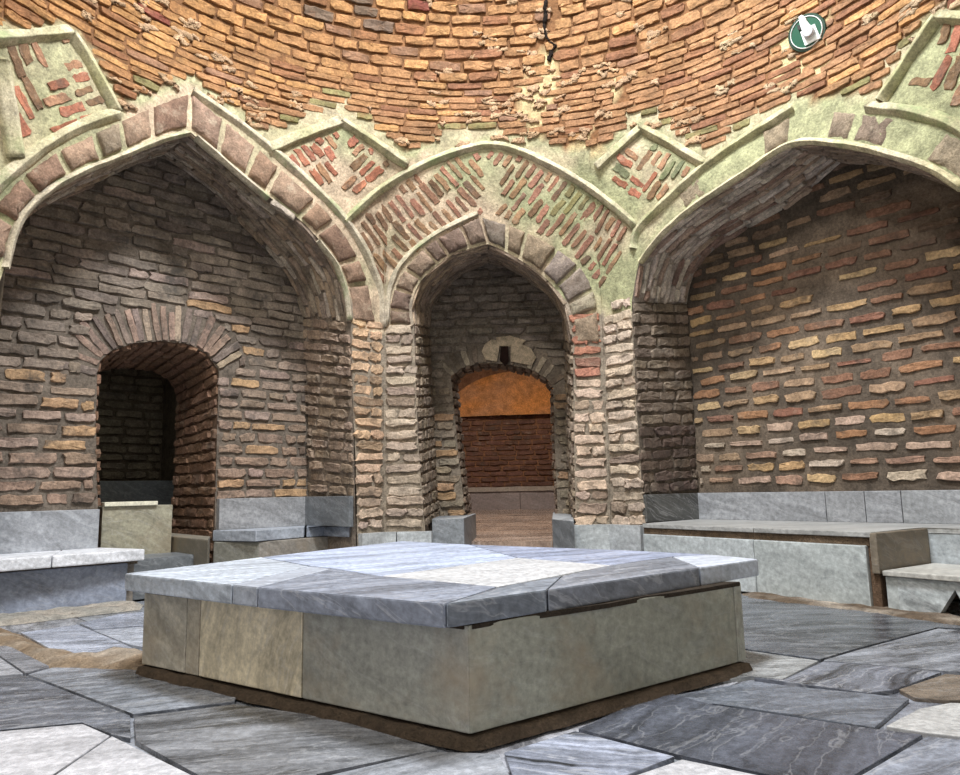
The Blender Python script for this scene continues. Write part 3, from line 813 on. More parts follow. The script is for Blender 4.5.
bj = lambda P: jit(srgb(142, 124, 104), .14) if P.z > .4 else None
B4 = soffit('trim_23', j1, k1, mc_c, bj, .088, .24, .022, .022, across=True, face=V((.1, 6, 1)))
B5 = soffit('trim_24', j2, k2, mc_c, bj, .088, .24, .022, .022, across=True, face=V((.1, 6, 1)))
for b in (B2, B4, B5):
    i0 = len(B.v); B.v += b.v; B.c += b.c; B.f += [tuple(i+i0 for i in q) for q in b.f]
struct(B.build('trim_25', BR))
CD = [(466, 520), (457, 440), (451, 377), (462, 368), (480, 363), (505, 364), (530, 369), (547, 379), (553, 388), (555, 450), (558, 520)]
cdh = [V(PC.hit(*p)) for p in CD]; cdh = [V((cdh[0].x+.01, -.01))]+cdh+[V((cdh[-1].x, -.01))]
sheet_obj('wall_center_niche', PC, [(-.1, -.02), (2.1, -.02), (2.1, 3.3), (-.1, 3.3)], [cdh], lambda u, z, P: srgb(128, 116, 102))
carc = [V(((q-PC.O).dot(PC.D), q.z)) for q in P3(PC, CD[2:9], 40)]
cring = [(442, 380), (448, 356), (480, 344), (505, 340), (535, 350), (560, 372), (566, 392), (553, 388), (530, 369), (505, 364), (480, 363), (451, 377)]
def keep_C(u, z):
    p = proj(PC(u, z)); return 425 < p[0] < 574 and not pip((u, z), cdh) and not pip(p, cring) and z > .4
B = Bricks()
def colC(u, z):
    k = max(0, min(1, (proj(PC(u, z))[1]-370)/30)); return jit(mixc(srgb(146, 132, 116), random.choice([srgb(150, 132, 106), srgb(168, 132, 96), srgb(136, 122, 102)]), k), .12)
B.rows(PC, .2, 1.7, .4, 3.0, .082, .3, keep_C, colC, gap=.022, h=.024, rough=.3, wob=.02)
radial(B, PC, carc, 13, .17, .05, .0, lambda: jit(random.choice([srgb(150, 134, 110), srgb(128, 112, 94), srgb(176, 160, 134)]), .12))
struct(B.build('trim_26', BR))
# pale repaired patch above the door; its hole is a dark slab standing in for shade
def poly_slab(pl, pts, t, w=0.0):
    """polygon px on plane pl pulled t towards the room"""
    fr_ = [pl(*pl.hit(*p), w-t) for p in pts]; bk_ = [pl(*pl.hit(*p), w+.02) for p in pts]; n = len(pts)
    return fr_+bk_, [tuple(range(n))]+[(i, i+n, (i+1) % n+n, (i+1) % n) for i in range(n)]
v, f, c = [], [], []
for pts, t in (([(485, 345), (492, 340), (500, 342), (499, 352), (497, 362), (486, 360), (482, 352)], .035), ([(511, 347), (520, 344), (531, 349), (536, 358), (532, 366), (522, 364), (511, 362)], .035), ([(496, 338), (510, 336), (526, 341), (520, 346), (508, 347), (498, 346)], .028)):
    vv, ff = poly_slab(PC, pts, t); i0 = len(v); v += vv; f += [tuple(i+i0 for i in q) for q in ff]; c += [(*srgb(206, 186, 158), 1)]*len(vv)
vv, ff = poly_slab(PC, [(501, 348), (508, 347), (509, 362), (505, 366), (500, 361)], .05); i0 = len(v); v += vv; f += [tuple(i+i0 for i in q) for q in ff]; c += [(*srgb(40, 22, 16), 1)]*len(vv)
struct(new_mesh('trim_27', v, f, MUD, None, c, sm=False))
# door reveal + back room
dC = .42
cf = resample([PC(p.x, p.y) for p in cdh], 60); cb = []
cu0 = sum(p.x for p in cdh)/len(cdh)
for q in cf:
    u = (q-PC.O).dot(PC.D); cb.append(PC(u, q.z+.02, dC))
v, f, c = loft(cf, cb, 5, lambda P: (*srgb(92, 76, 62), 1)); struct(new_mesh('wall_center_doorway', v, f, MB, None, c))
M = LoftMap(cf, cb); B = Bricks(); M2 = lambda u, w: M(w, u)
B.rows(M2, 0, M.W, .1, M.L-.1, .085, .3, lambda u, w: 0 < u < M.W, lambda u, w: jit(srgb(116, 96, 78), .13), gap=.02, h=.022, rough=.25, face=PC(cu0, .8, dC/2))
struct(B.build('trim_28', BR))
wB = 5.2; PB = PC.off(wB)
struct(box_room('wall_back_room', PC, cu0-2.2, cu0+2.2, dC, wB, .0, 3.4, lambda k: srgb(130, 92, 66) if k != 'bot' else srgb(120, 104, 92)))
# opening of the skylight is above; brick, plaster lunette, marble bench of the back room
zt = PB.hit(508, 416)[1]; zb = PB.hit(508, 487)[1]; zf = PB.hit(508, 509)[1]
B = Bricks(); B.rows(PB, cu0-1.6, cu0+1.6, zb, zt, .085, .28, lambda u, z: True, lambda u, z: jit(srgb(112, 76, 60), .14), gap=.02, h=.03, rough=.2)
struct(B.build('trim_29', BR))
v = []; f = []; c = []      # plaster lunette, slightly domed
n = 30
zz = zt
for i in range(n+1):
    for j in range(11):
        a = math.pi*i/n; r = j/10; P = PB(cu0+1.25*math.cos(a)*r, zz+.75*math.sin(a)*r, -.05-.12*(1-r*r)); v.append(P); c.append((*mixc(srgb(206, 136, 74), srgb(186, 132, 90), max(0, min(1, .5+fbm(P, 3)))), 1))
for i in range(n):
    for j in range(10): k = i*11+j; f.append((k, k+1, k+12, k+11))
struct(new_mesh('trim_30', v, f, MB, None, c))

# ================================================================== marble work
def slab(name, poly, z0, z1, tone, vein=.6, rot=0.0, mat=MARB, parent=None, bev=.006, scale=1.0, chip=.0, inset=0.0):
    """stone slab on a plan polygon (x, y), from z0 to z1, softly worn edges; rot turns the veins"""
    P = [V((p[0], p[1])) for p in poly]
    ar = sum(a.x*b.y-b.x*a.y for a, b in zip(P, P[1:]+P[:1]))
    if ar < 0: P = P[::-1]
    if inset:
        c = sum(P, V((0, 0)))/len(P); P = [p+(c-p).normalized()*inset for p in P]
    D = []
    for a, b in zip(P, P[1:]+P[:1]):
        k = max(1, int((b-a).length/.16)) if chip else 1
        for i in range(k):
            q = a.lerp(b, i/k)
            if i and chip: q = q+V((random.uniform(-chip, chip), random.uniform(-chip, chip)))
            D.append(q)
    bm = bmesh.new()
    lo = [bm.verts.new((p.x, p.y, z0)) for p in D]; hi = [bm.verts.new((p.x, p.y, z1+(random.uniform(-chip, chip)*.4 if chip else 0))) for p in D]; n = len(D)
    bm.faces.new(hi); bm.faces.new(lo[::-1])
    for i in range(n): bm.faces.new((lo[i], lo[(i+1) % n], hi[(i+1) % n], hi[i]))
    if bev: bmesh.ops.bevel(bm, geom=[e for e in bm.edges], offset=bev, segments=2, profile=.6, affect='EDGES', clamp_overlap=True)
    bmesh.ops.triangulate(bm, faces=[f for f in bm.faces if len(f.verts) > 6])
    off = V((random.uniform(0, 20), random.uniform(0, 20)))
    ca, sa = math.cos(rot), math.sin(rot)
    verts = [v.co.copy() for v in bm.verts]; bm.verts.index_update()
    me = bpy.data.meshes.new(name); bm.to_mesh(me); bm.free()
    at = me.color_attributes.new('col', 'FLOAT_COLOR', 'POINT')
    at.data.foreach_set('color', [x for _ in me.vertices for x in (*tone, vein)])
    return finish_marble(name, me, ca, sa, off, scale, vein, mat, parent)
ROTV = [.37]
def finish_marble(name, me, ca, sa, off, scale, vein, mat, parent):
    l = me.uv_layers.new(name='UVMap'); rot_v = ROTV[0]
    for p in me.polygons:
        nz = abs(p.normal.z); side = p.normal.cross(V((0, 0, 1)))
        for li in p.loop_indices:
            q = me.vertices[me.loops[li].vertex_index].co
            if nz > .6: x, y = q.x*ca+q.y*sa, -q.x*sa+q.y*ca
            else:
                h = q.dot(side.normalized()); c2, s2 = math.cos(rot_v), math.sin(rot_v); x, y = h*c2+q.z*s2, q.z*c2-h*s2
            l.data[li].uv = (x*scale+off.x, y*scale+off.y)
    me.materials.append(mat); me.update()
    o = bpy.data.objects.new(name, me); COL.objects.link(o)
    if parent: adopt(o, parent)
    return o
def HZ(pts, z): return [hitz(x, y, z).xy for x, y in pts]
def wall_slab(name, A, Bp, z0, z1, t, tone, nrm=None, cap=None, **k):
    """upright slab between plan points A and B, thickness t on the side away from the room"""
    A = V(A); Bp = V(Bp); d = (Bp-A).normalized(); n = V((-d.y, d.x))
    if n.dot(V((0, 2.6))-A) > 0: n = -n
    return slab(name, [A+d*.002, Bp-d*.002, Bp-d*.002+n*t, A+d*.002+n*t], z0, z1, tone, **k)

# ---- floor
G1, G2, G3 = srgb(150, 152, 160), srgb(116, 120, 130), srgb(92, 96, 108)
W1, W2 = srgb(208, 208, 214), srgb(188, 190, 198)
v, f, c = [], [], []
bed = new_mesh('floor', [(-9, -4, -.03), (9, -4, -.03), (9, 13, -.03), (-9, 13, -.03)], [(0, 1, 2, 3)], MUD, None, [(*srgb(112, 92, 74), 1)]*4); struct(bed)
TILES = [
 ([(-60, 737), (0, 731), (84, 723), (112, 735), (54, 775), (-60, 860)], W1, .35, .2), ([(112, 735), (195, 775), (300, 826), (300, 900), (-60, 990), (-60, 862), (54, 775)], W1, .35, .2),
 ([(-60, 682), (26, 675), (132, 715), (132, 738), (112, 734), (84, 722), (0, 730), (-60, 736)], G2, .9, .1),
 ([(-60, 652), (0, 656), (24, 673), (-60, 680)], W2, .4, .2), ([(-60, 620), (0, 641), (50, 666), (26, 673), (0, 655), (-60, 650)], G1, .7, .1),
 ([(27, 674), (52, 667), (150, 668), (240, 690), (236, 701), (133, 714)], srgb(140, 145, 155), .9, .5),
 ([(133, 716), (235, 703), (330, 716), (440, 748), (317, 774), (300, 824), (196, 775), (134, 740)], srgb(134, 136, 142), .8, .15),
 ([(301, 826), (318, 776), (430, 750), (500, 752), (512, 775), (400, 990), (302, 990)], srgb(176, 180, 190), .5, .6), ([(502, 752), (575, 730), (677, 756), (630, 775), (514, 786)], srgb(160, 166, 184), 1, -.3),
 ([(514, 790), (632, 776), (682, 758), (774, 777), (860, 802), (900, 990), (404, 990)], W1, .2, .2),
 ([(576, 728), (660, 690), (712, 704), (740, 708), (874, 728), (925, 734), (857, 775), (820, 797), (776, 776), (682, 756)], srgb(96, 100, 112), .6, .9),
 ([(640, 700), (748, 681), (870, 693), (911, 698), (877, 727), (741, 707), (712, 703)], srgb(122, 128, 140), .6, .2),
 ([(752, 677), (783, 680), (822, 661), (892, 666), (943, 672), (895, 690), (869, 693)], srgb(126, 130, 142), 1, .7),
 ([(822, 660), (856, 650), (938, 628), (1010, 634), (1010, 676), (943, 671)], srgb(148, 152, 162), .8, .4),
 ([(722, 596), (742, 595), (875, 610), (960, 622), (1010, 630), (938, 627), (855, 649), (820, 659), (747, 649), (722, 644)], srgb(104, 108, 116), .8, .0),
 ([(722, 645), (747, 650), (820, 660), (783, 679), (750, 676), (722, 680)], srgb(182, 184, 186), .7, .1),
 ([(884, 726), (917, 708), (950, 702), (1030, 706), (1030, 744), (926, 733)], srgb(206, 206, 206), .3, .3),
 ([(897, 689), (945, 673), (1030, 681), (1030, 700), (950, 700), (912, 697)], srgb(128, 116, 104), .5, .2),
 ([(927, 735), (1030, 745), (1030, 1000), (905, 990), (862, 802), (822, 797), (858, 775)], srgb(150, 156, 170), .8, .5),
 ([(20, 632), (78, 624), (92, 630), (128, 645), (146, 655), (90, 655), (48, 648)], srgb(166, 172, 188), .7, .1),
 ([(78, 623), (118, 614), (160, 610), (160, 624), (92, 629)], srgb(160, 166, 182), .5, .1), ([(93, 630), (160, 625), (170, 652), (128, 644)], srgb(178, 184, 198), .5, .1),
 ([(-60, 620), (20, 631), (-60, 640)], G1, .5, .1)]
for i, (pts, tone, vein, rot) in enumerate(TILES):
    k_ = .68 if tone == W1 else (.85 if i in (19, 20, 21) else .62)  # left tiles kept brighter: the sunlit patch is painted into their tone
    o = slab('floor', HZ(pts, 0), -.03, -.0005*(i % 4), tuple(x*k_ for x in tone), vein, rot, MARB_F, None, .003, inset=.006); struct(o)
# remaining paving towards the walls and behind the block
k = 0
for gx in range(-6, 7):
    for gy in range(-3, 12):
        a = .75; x, y = gx*a, gy*a+.3
        rot = .78; cx_, cy_ = x*math.cos(rot)-y*math.sin(rot)+2.4, x*math.sin(rot)+y*math.cos(rot)
        if not (-4.2 < cx_ < 4.2 and -2 < cy_ < 7.4): continue
        q = [(cx_+math.cos(rot)*dx*a*.5-math.sin(rot)*dy*a*.5, cy_+math.sin(rot)*dx*a*.5+math.cos(rot)*dy*a*.5) for dx, dy in ((-1, -1), (1, -1), (1, 1), (-1, 1))]
        struct(slab('floor', q, -.035, -.014, jit(random.choice([G1, G2]), .1), .7, random.random()*3, MARB_F, None, .003, inset=.005))

# ---- mud spill and crumbling mortar at the foot of the left bench
def mud(name, poly_px, z, h, col, parent=None, step=.05, seed=1):
    poly = HZ(poly_px, z); closed = poly+[poly[0]]
    def M(u, w): return V((u, w, z))
    v, f, c = cdt_sheet(M, [V(p) for p in poly], [], step, lambda u, w, P: (*mixc(col, srgb(196, 184, 170), max(0, min(1, .2+fbm(P, 5, seed)))), 1), 0, seed)
    for i, p in enumerate(v):
        d = dseg((p.x, p.y), [tuple(q) for q in closed]); k = sst(0, .07, d)
        v[i] = V((p.x, p.y, z-.012+k*(h+.5*h*fbm(p, 6, seed))+.012*k*noise.noise(p*25)))
    return new_mesh(name, v, f, MUD, parent, c)
struct(mud('trim_31', [(-60, 622), (0, 628), (20, 632), (50, 647), (92, 653), (143, 648), (200, 672), (165, 674), (120, 671), (72, 670), (50, 666), (22, 652), (-60, 636)], .0, .03, srgb(150, 130, 108)))
struct(mud('trim_32', [(-60, 618), (0, 614), (60, 607), (128, 599), (144, 603), (140, 608), (78, 615), (20, 622), (-60, 630)], .0, .025, srgb(176, 172, 164), seed=4))
struct(mud('trim_33', [(742, 588), (875, 603), (960, 615), (1020, 622), (1010, 632), (938, 624), (875, 614), (742, 598)], .0, .02, srgb(112, 96, 80), seed=8))

# ---- the big stone block in the middle
ZT = .37; ZB = .298
cF, cL, cR, cB = [V(p) for p in HZ([(445, 603.5), (124, 573.5), (759, 559), (402, 541)], ZT)]
bF, bL, bR, bB = V((-.045, 1.985)), V((-1.315, 2.865)), V((.945, 2.725)), V((-.46, 4.22))
plinth = empty('stone_block', (-.1, 3.0, 0), 'large low marble-clad stone block with overhanging top slabs in the middle of the floor', 'stone platform')
core = [bF+V((0, .05)), bL+V((.06, .01)), bB+V((0, -.05)), bR+V((-.05, .02))]
core = [bF+V((0, .07)), bL+V((.08, .0)), bB+V((0, -.08)), bR+V((-.08, .0))]
slab('core', core, 0, ZB, srgb(120, 104, 86), .1, 0, MARB_W, plinth, .004)
def onl(a, b, px):      # plan point on line a-b seen at column px (at base height)
    best = None
    for i in range(0, 401):
        q = a.lerp(b, i/400); e = abs(proj(V((q.x, q.y, .15)))[0]-px)
        if best is None or e < best[0]: best = (e, q)
    return best[1]
pw = [bL]+[onl(bL, bF, x) for x in (186, 199, 302)]+[bF]
tones = [srgb(178, 172, 158), srgb(170, 162, 146), srgb(206, 194, 168), srgb(150, 150, 142)]
for a, b, t, vn, lab in zip(pw, pw[1:], tones, (.6, .5, .75, .4), ('weathered grey side panel', 'narrow side panel', 'cream striped side panel', 'plain grey side panel')):
    ROTV[0] = 1.9 if 'striped' in lab else .37
    o = wall_slab('side_panel', a, b, .03, ZT-.067, -.04, t, mat=MARB if 'striped' in lab else MARB_W, parent=plinth, vein=vn, bev=.004); o['label'] = lab; ROTV[0] = .37
pr = [bF, onl(bF, bR, 736), bR]
for a, b, t in zip(pr, pr[1:], (srgb(140, 140, 128), srgb(150, 150, 140))):
    wall_slab('side_panel', a, b, .03, ZT-.067, -.04, t, mat=MARB_W, parent=plinth, vein=.3, bev=.004)
wall_slab('side_panel', bR, bB, .03, ZT-.067, -.04, srgb(150, 150, 140), mat=MARB_W, parent=plinth, vein=.3, bev=.004)
wall_slab('side_panel', bB, bL, .03, ZT-.067, -.04, srgb(150, 150, 140), mat=MARB_W, parent=plinth, vein=.3, bev=.004)
TOPS = [
 ([(124, 573.5), (232, 584.5), (310, 566), (262, 557)], srgb(170, 178, 190), .8, .5, ''), ([(232, 584.5), (257, 587), (332, 568.5), (310, 566)], srgb(150, 156, 168), .6, .5, ''),
 ([(257, 587), (445, 603.5), (498, 586.5), (380, 576), (332, 568.5)], srgb(122, 128, 142), .9, .4, 'dark grey veined top slab at the front corner'),
 ([(445, 603.5), (547, 589.5), (562, 575.5), (498, 586.5)], srgb(112, 118, 128), .8, .9, ''), ([(547, 589.5), (700, 567.5), (672, 556.5), (612, 565), (562, 575.5)], srgb(116, 120, 130), .9, .6, ''),
 ([(700, 567.5), (759, 559), (712, 554.5), (672, 556.5)], srgb(176, 182, 194), .5, .6, ''),
 ([(262, 557), (310, 566), (332, 568.5), (380, 576), (518, 557.6), (470, 544.5), (402, 541)], srgb(160, 170, 192), .8, .5, ''),
 ([(518, 557.6), (612, 565), (672, 556.5), (712, 554.5), (620, 550), (470, 544.5)], srgb(136, 144, 166), .9, .5, ''),
 ([(380, 576), (518, 557.6), (612, 565), (498, 586.5)], srgb(176, 177, 180), .4, .3, 'pale square top slab')]
for pts, t, vn, rot, lab in TOPS:
    o = slab('top_slab', HZ(pts, ZT), ZT-.064, ZT, t, vn, rot, MARB, plinth, .006, inset=.0035)
    if lab: o['label'] = lab
def strip(name, pts, wdt, h, col, parent, mat=MUD):
    """crumbly mortar line along plan points"""
    P = resample([V((p[0], p[1], 0)) for p in pts], max(8, int(sum((V(b)-V(a)).length for a, b in zip(pts, pts[1:]))/.035)))
    v = []; f = []; c = []
    for i, q in enumerate(P):
        T = (P[min(len(P)-1, i+1)]-P[max(0, i-1)]).normalized(); n = V((-T.y, T.x, 0))
        if n.dot(V((-.1, 3, 0))-q) > 0: n = -n
        k0 = 1
        k = 1+.5*noise.noise(q*7)+.25*noise.noise(q*23); hh = h*(1+.35*noise.noise(q*11+V((4, 0, 0))))
        for a, b in ((-.03, hh), (.012, hh), (wdt*.55*k, hh*.75), (wdt*.8*k, hh*.3), (wdt*k, -.005)):
            v.append(q+n*a+V((0, 0, b))); c.append((*col, 1))
    for i in range(len(P)-1):
        for j in range(4): k = i*5+j; f.append((k, k+1, k+6, k+5))
    o = new_mesh(name, v, f, mat, None, c)
    if parent: adopt(o, parent)
    return o
o = strip('mortar_bedding', [bL, bF, bR], .032, .022, srgb(88, 74, 60), plinth)
# crumbs of mortar between panels and top slabs
for a, b in ((bL, bF), (bF, bR)):
    d = (b-a).normalized(); n = V((d.y, -d.x)); n = n if n.dot(V((-.1, 3))-a) < 0 else -n
    slab('mortar_joint', [a+n*.003+d*.01, b+n*.003-d*.01, b-n*.05-d*.06, a-n*.05+d*.06], ZT-.078, ZT-.063, srgb(66, 56, 46), .2, 0, MUD, plinth, .003, chip=.006)

# ---- left bench in the left niche
def planpt(pl, px, z=.4): return pl(pl.hit(px, proj(pl(pl.hit(px, 500)[0], z))[1])[0], 0).xy
def corner_on(pl, px, z):
    best = None
    for i in range(-100, 1200):
        P = pl(i*.005, z); e = abs(proj(P)[0]-px)
        if (P-CAMP).y > .5 and (best is None or e < best[0]): best = (e, P)
    return best[1].xy.copy()
zA = .33
fa, fb = V(hitz(-40, 562, zA).xy), V(hitz(145.5, 549, zA).xy)
wa, wb = corner_on(PL.off(-.03), -40, zA), corner_on(PL.off(-.03), 100, zA)
fj = V(hitz(52, 555.6, zA).xy)
wj = wa.lerp(wb, .7)
bench = empty('marble_bench', (fb.x, fb.y, 0), 'white-edged marble bench at the left edge, left of the dark doorway', 'bench')
dn = (wb-fb)
slab('seat_slab', [fa, fj, wj, wa], zA-.07, zA, srgb(216, 218, 224), .5, .8, MARB, bench, .008, inset=.003)
fb2 = fb+(wb-fb)*.28
slab('seat_slab', [fj, fb, fb2, wb, wj], zA-.07, zA, srgb(214, 216, 222), .5, .8, MARB, bench, .008, inset=.003)
ga, gb = V(hitz(-40, 622, 0).xy), V(hitz(128, 603, 0).xy)
d_ = (gb-ga).normalized(); n_ = V((-d_.y, d_.x)); n_ = n_ if n_.y > 0 else -n_
ga, gb = [p+n_*.03 for p in (ga, gb)]
wall_slab('front_panel', ga, gb, 0, zA-.085, .04, srgb(138, 146, 164), mat=MARB, parent=bench, vein=.6)
slab('mortar_bed', [ga+n_*.01, gb+n_*.01+d_*.06, gb+n_*.3+d_*.06, ga+n_*.3], zA-.095, zA-.066, srgb(120, 110, 98), .2, 0, MUD, bench, .003)
slab('body', [ga+n_*.045, gb+n_*.045+d_*.05, wb-n_*.06, wa-n_*.06], 0, zA-.09, srgb(128, 122, 116), .3, 0, MARB_W, bench, .004)

# ---- right-hand bench of the left niche
zB = .40
P1 = corner_on(PL, 211, zB); P2, P3_ = V(hitz(255.5, 530.6, zB).xy), V(hitz(360, 523.6, zB).xy)
Pm = V(hitz(305.7, 527, zB).xy); Pk = corner_on(PL, 309, zB); Pj = SM(jl, zB).xy
inn = lambda p, q, t: p+(q-p)*t
b2 = empty('marble_bench', (P2.x, P2.y, 0), 'marble bench tucked between the dark doorway and the left pilaster', 'bench')
ctr = (P1+P2+P3_+Pk)/4
Pk2 = Pk+(ctr-Pk).normalized()*.05
slab('seat_slab', [P1, P2, Pm, Pk2], zB-.08, zB, srgb(160, 166, 176), .6, .3, MARB, b2, .006, inset=.012)
slab('seat_slab', [Pm, P3_, V((Pj.x, Pj.y))+(ctr-V((Pj.x, Pj.y))).normalized()*.04, Pk2], zB-.08, zB, srgb(138, 146, 160), .9, .6, MARB, b2, .006, inset=.008)
q1, q2 = P1+(P2-P1)*.06, P2+(ctr-P2).normalized()*.05
wall_slab('side_panel', q1, q2, 0, zB-.085, .04, srgb(140, 138, 128), mat=MARB_W, parent=b2, vein=.4)
q3 = P3_+(ctr-P3_).normalized()*.06
wall_slab('front_panel', q2, q3, 0, zB-.085, .04, srgb(140, 134, 126), mat=MARB_W, parent=b2, vein=.5)
# low stone block at the foot of the doorway
st = HZ([(160, 535), (208, 539.6), (213, 531.5), (172, 529.5)], .37)
st = [V(p) for p in st]; _b = V((-PL.N.x, -PL.N.y)); st[2] = st[1]+(st[2]-st[1]).normalized()*min(.42, (st[2]-st[1]).length); st[3] = st[0]+(st[3]-st[0]).normalized()*min(.42, (st[3]-st[0]).length)
o = slab('step_block', st, 0, .37, srgb(124, 118, 106), .3, 0, MARB_W, None, .008)
tag(o, 'small brownish stone block at the foot of the dark doorway', 'stone block')

# ---- skirting slabs in the niches
def skirt_pl(name, pl, pxs, z0, z1, tones, t=.03):
    us = [V(corner_on(pl, x, (z0+z1)/2)) for x in pxs]
    for i, (a, b) in enumerate(zip(us, us[1:])):
        n = V((pl.N.x, pl.N.y)); d = (b-a).normalized()
        struct(slab(name, [a+d*.002, b-d*.002, b-d*.002+n*t, a+d*.002+n*t], z0, z1, jit(tones, .05), .6, 0, MARB, None, .004))
skirt_pl('baseboard_left', PL, [-60, 97], zA, .585, srgb(150, 153, 160), .05)
skirt_pl('baseboard_left', PL, [216, 309], zB, .635, srgb(146, 147, 150), .05)
def skirt_line(name, a, b, z0, z1, tone, t=.03, vein=.6):
    a, b = V(a), V(b); d = (b-a).normalized(); n = V((-d.y, d.x))
    if n.dot(V((0, 2.6))-a) < 0: n = -n
    struct(slab(name, [a, b, b+n*t, a+n*t], z0, z1, tone, vein, 0, MARB, None, .004))
jbx = V(jb[-1].xy); jfx = V(jf[-1].xy)
skirt_line('baseboard_left', jbx+V((0, -.05)), SM(jl-.01, .4).xy, zB, .635, srgb(110, 114, 118), .04)

# ---- doorway threshold of the left door, dark marble behind
def pbox(name, pl, pxa, pxb, z0, z1, w0, w1, tone, mat=MARB, vein=.5, kind=True, parent=None):
    ua, ub = [((V((*corner_on(pl.off(w0), x, .5), 0))-pl.O).dot(pl.D)) for x in (pxa, pxb)]
    poly = [pl(ua, 0, w0).xy, pl(ub, 0, w0).xy, pl(ub, 0, w1).xy, pl(ua, 0, w1).xy]
    o = slab(name, poly, z0, z1, tone, vein, 0, mat, parent, .004)
    return struct(o) if kind else o
pbox('trim_34', PL, 102, 172, 0, .60, .06, .30, srgb(150, 146, 128), MARB_W, .6)
pbox('trim_35', PL, 104, 157, .60, .63, .04, .12, srgb(214, 210, 190), MARB_W, .1)
pbox('trim_36', PL, 98, 176, .42, .80, 1.2, 1.3, srgb(88, 92, 94), MARB, .4)
pbox('trim_37', PL, 135, 200, 0, .26, -.35, .0, srgb(104, 108, 112), MARB, .7)

# ---- right bench, step and skirting
PBf = Plane((1.19, 5.24), (.551, -.834), (-.834, -.551))
zR = PBf.hit(742, 527.5)[1]; zS = PBf.hit(875, 570)[1]
e0, e1 = V(corner_on(PBf, 642, zR)), V(hitz(869.6, 533.5, zR).xy)
e1 = V(corner_on(PBf, 869.6, zR)); e2 = V(hitz(924, 527.5, zR).xy)
dD = V((.551, -.834)); dN = V((.834, .551))
dep = max(.2, (e2-e1).dot(dN)); e2 = e1+dN*dep
kC = V(corner_on(PR, 699, zR)); kE = V(corner_on(PR, 1010, zR)); jF = V(SM(jr+.02, zR).xy)
rb = empty('marble_bench', (e0.x, e0.y, 0), 'long pale marble bench running along the right niche', 'bench')
em = V(corner_on(PBf, 753, zR)); km = kC+(em-e0).length*(kE-kC).normalized()*.9
ins = (kC-em).normalized()*.03
slab('seat_slab', [e0, em, km-ins, kC-ins, jF+V((.02, -.05))], zR-.028, zR, srgb(160, 160, 158), .5, .2, MARB, rb, .004, inset=.002)
e3 = e2+dD*.85
slab('seat_slab', [em, e1, e2, e3, kE-ins, km-ins], zR-.028, zR, srgb(156, 156, 154), .5, .2, MARB, rb, .004, inset=.002)
f0, f1 = e0+dN*.015, e1+dN*.015-dD*.02
slab('mortar_bed', [f0+dN*.0, f1, f1+dN*.12, f0+dN*.12], zR-.075, zR-.028, srgb(112, 94, 76), .2, 0, MUD, rb, .003, chip=.005)
g0 = V(corner_on(PBf, 600, .2)); gm = V(corner_on(PBf, 754.5, .2)); g1 = V(corner_on(PBf, 868, .2))
wall_slab('front_panel', e0, gm, 0, zR-.072, .05, srgb(176, 182, 184), mat=MARB, parent=rb, vein=.5)
o = wall_slab('front_panel', gm, g1, 0, zR-.072, .05, srgb(170, 176, 176), mat=MARB, parent=rb, vein=.55); o['label'] = 'pale mottled front panel'
wall_slab('end_panel', e1-dD*.01, e2-dD*.01, zS-.02, zR-.004, .04, srgb(118, 108, 94), mat=MARB_W, parent=rb, vein=.4)
slab('brick_pier', [g1+dN*.02, g1+dD*.05+dN*.02, g1+dD*.05+dN*.2, g1+dN*.2], 0, zR-.03, srgb(108, 86, 68), .2, 0, MUD, rb, .004, chip=.004)
slab('body', [e0+dN*.06, e1+dN*.06-dD*.03, e2-dD*.03+dN*.05, e3+dN*.05, kE-ins*2, kC-ins*2], 0, zR-.03, srgb(126, 112, 98), .2, 0, MARB_W, rb, .004)
wall_slab('riser_panel', e2+dD*.01, e3, zS-.01, zR-.03, .045, srgb(160, 166, 170), mat=MARB, parent=rb, vein=.4)
stp = empty('marble_step', (e1.x, e1.y, 0), 'lower marble step with a triangular drain hole at the right edge', 'step')
s0, s1 = e1+dD*.045, e1+dD*.85
slab('tread', [s0, s1, s1+dN*(dep-.005), s0+dN*(dep-.005)], zS-.026, zS, srgb(176, 174, 168), .4, .3, MARB, stp, .004)
sm_ = V(corner_on(PBf, 897, .15))
wall_slab('front_panel', s0+dN*.02, sm_+dN*.02, 0, zS-.03, .04, srgb(172, 178, 178), mat=MARB, parent=stp, vein=.4)
# panel with the triangular hole
uu = lambda x, y: PBf.off(.02).hit(x, y)
tri = [uu(*p) for p in ((939, 616.5), (955, 590), (972, 619))]
ua_, ub_ = uu(898, 600)[0], uu(1040, 600)[0]
pl2 = PBf.off(.02); zt_ = zS-.03
out_ = [V((ua_, 0)), V((tri[0].x, 0)), V((tri[1].x, tri[1].y)), V((tri[2].x, 0)), V((ub_, 0)), V((ub_, zt_)), V((ua_, zt_))]
me = bpy.data.meshes.new('front_panel'); bm = bmesh.new()
a_ = [bm.verts.new(pl2(p.x, p.y, 0)) for p in out_]; b_ = [bm.verts.new(pl2(p.x, p.y, .05)) for p in out_]; n = len(out_)
bm.faces.new(a_); bm.faces.new(b_[::-1])
for i in range(n): bm.faces.new((a_[i], b_[i], b_[(i+1) % n], a_[(i+1) % n]))
bmesh.ops.recalc_face_normals(bm, faces=bm.faces); bmesh.ops.triangulate(bm, faces=bm.faces); bm.to_mesh(me); bm.free()
at = me.color_attributes.new('col', 'FLOAT_COLOR', 'POINT'); at.data.foreach_set('color', [x for _ in me.vertices for x in (*srgb(172, 178, 180), 1)])
o = finish_marble('front_panel', me, 1, 0, V((3, 3)), 1, .5, MARB, stp); o['label'] = 'front panel with a black triangular drain hole'
skirt_pl('baseboard_right', PR, [699, 829, 868, 905, 1000], zR, .60, srgb(142, 144, 148), .05)
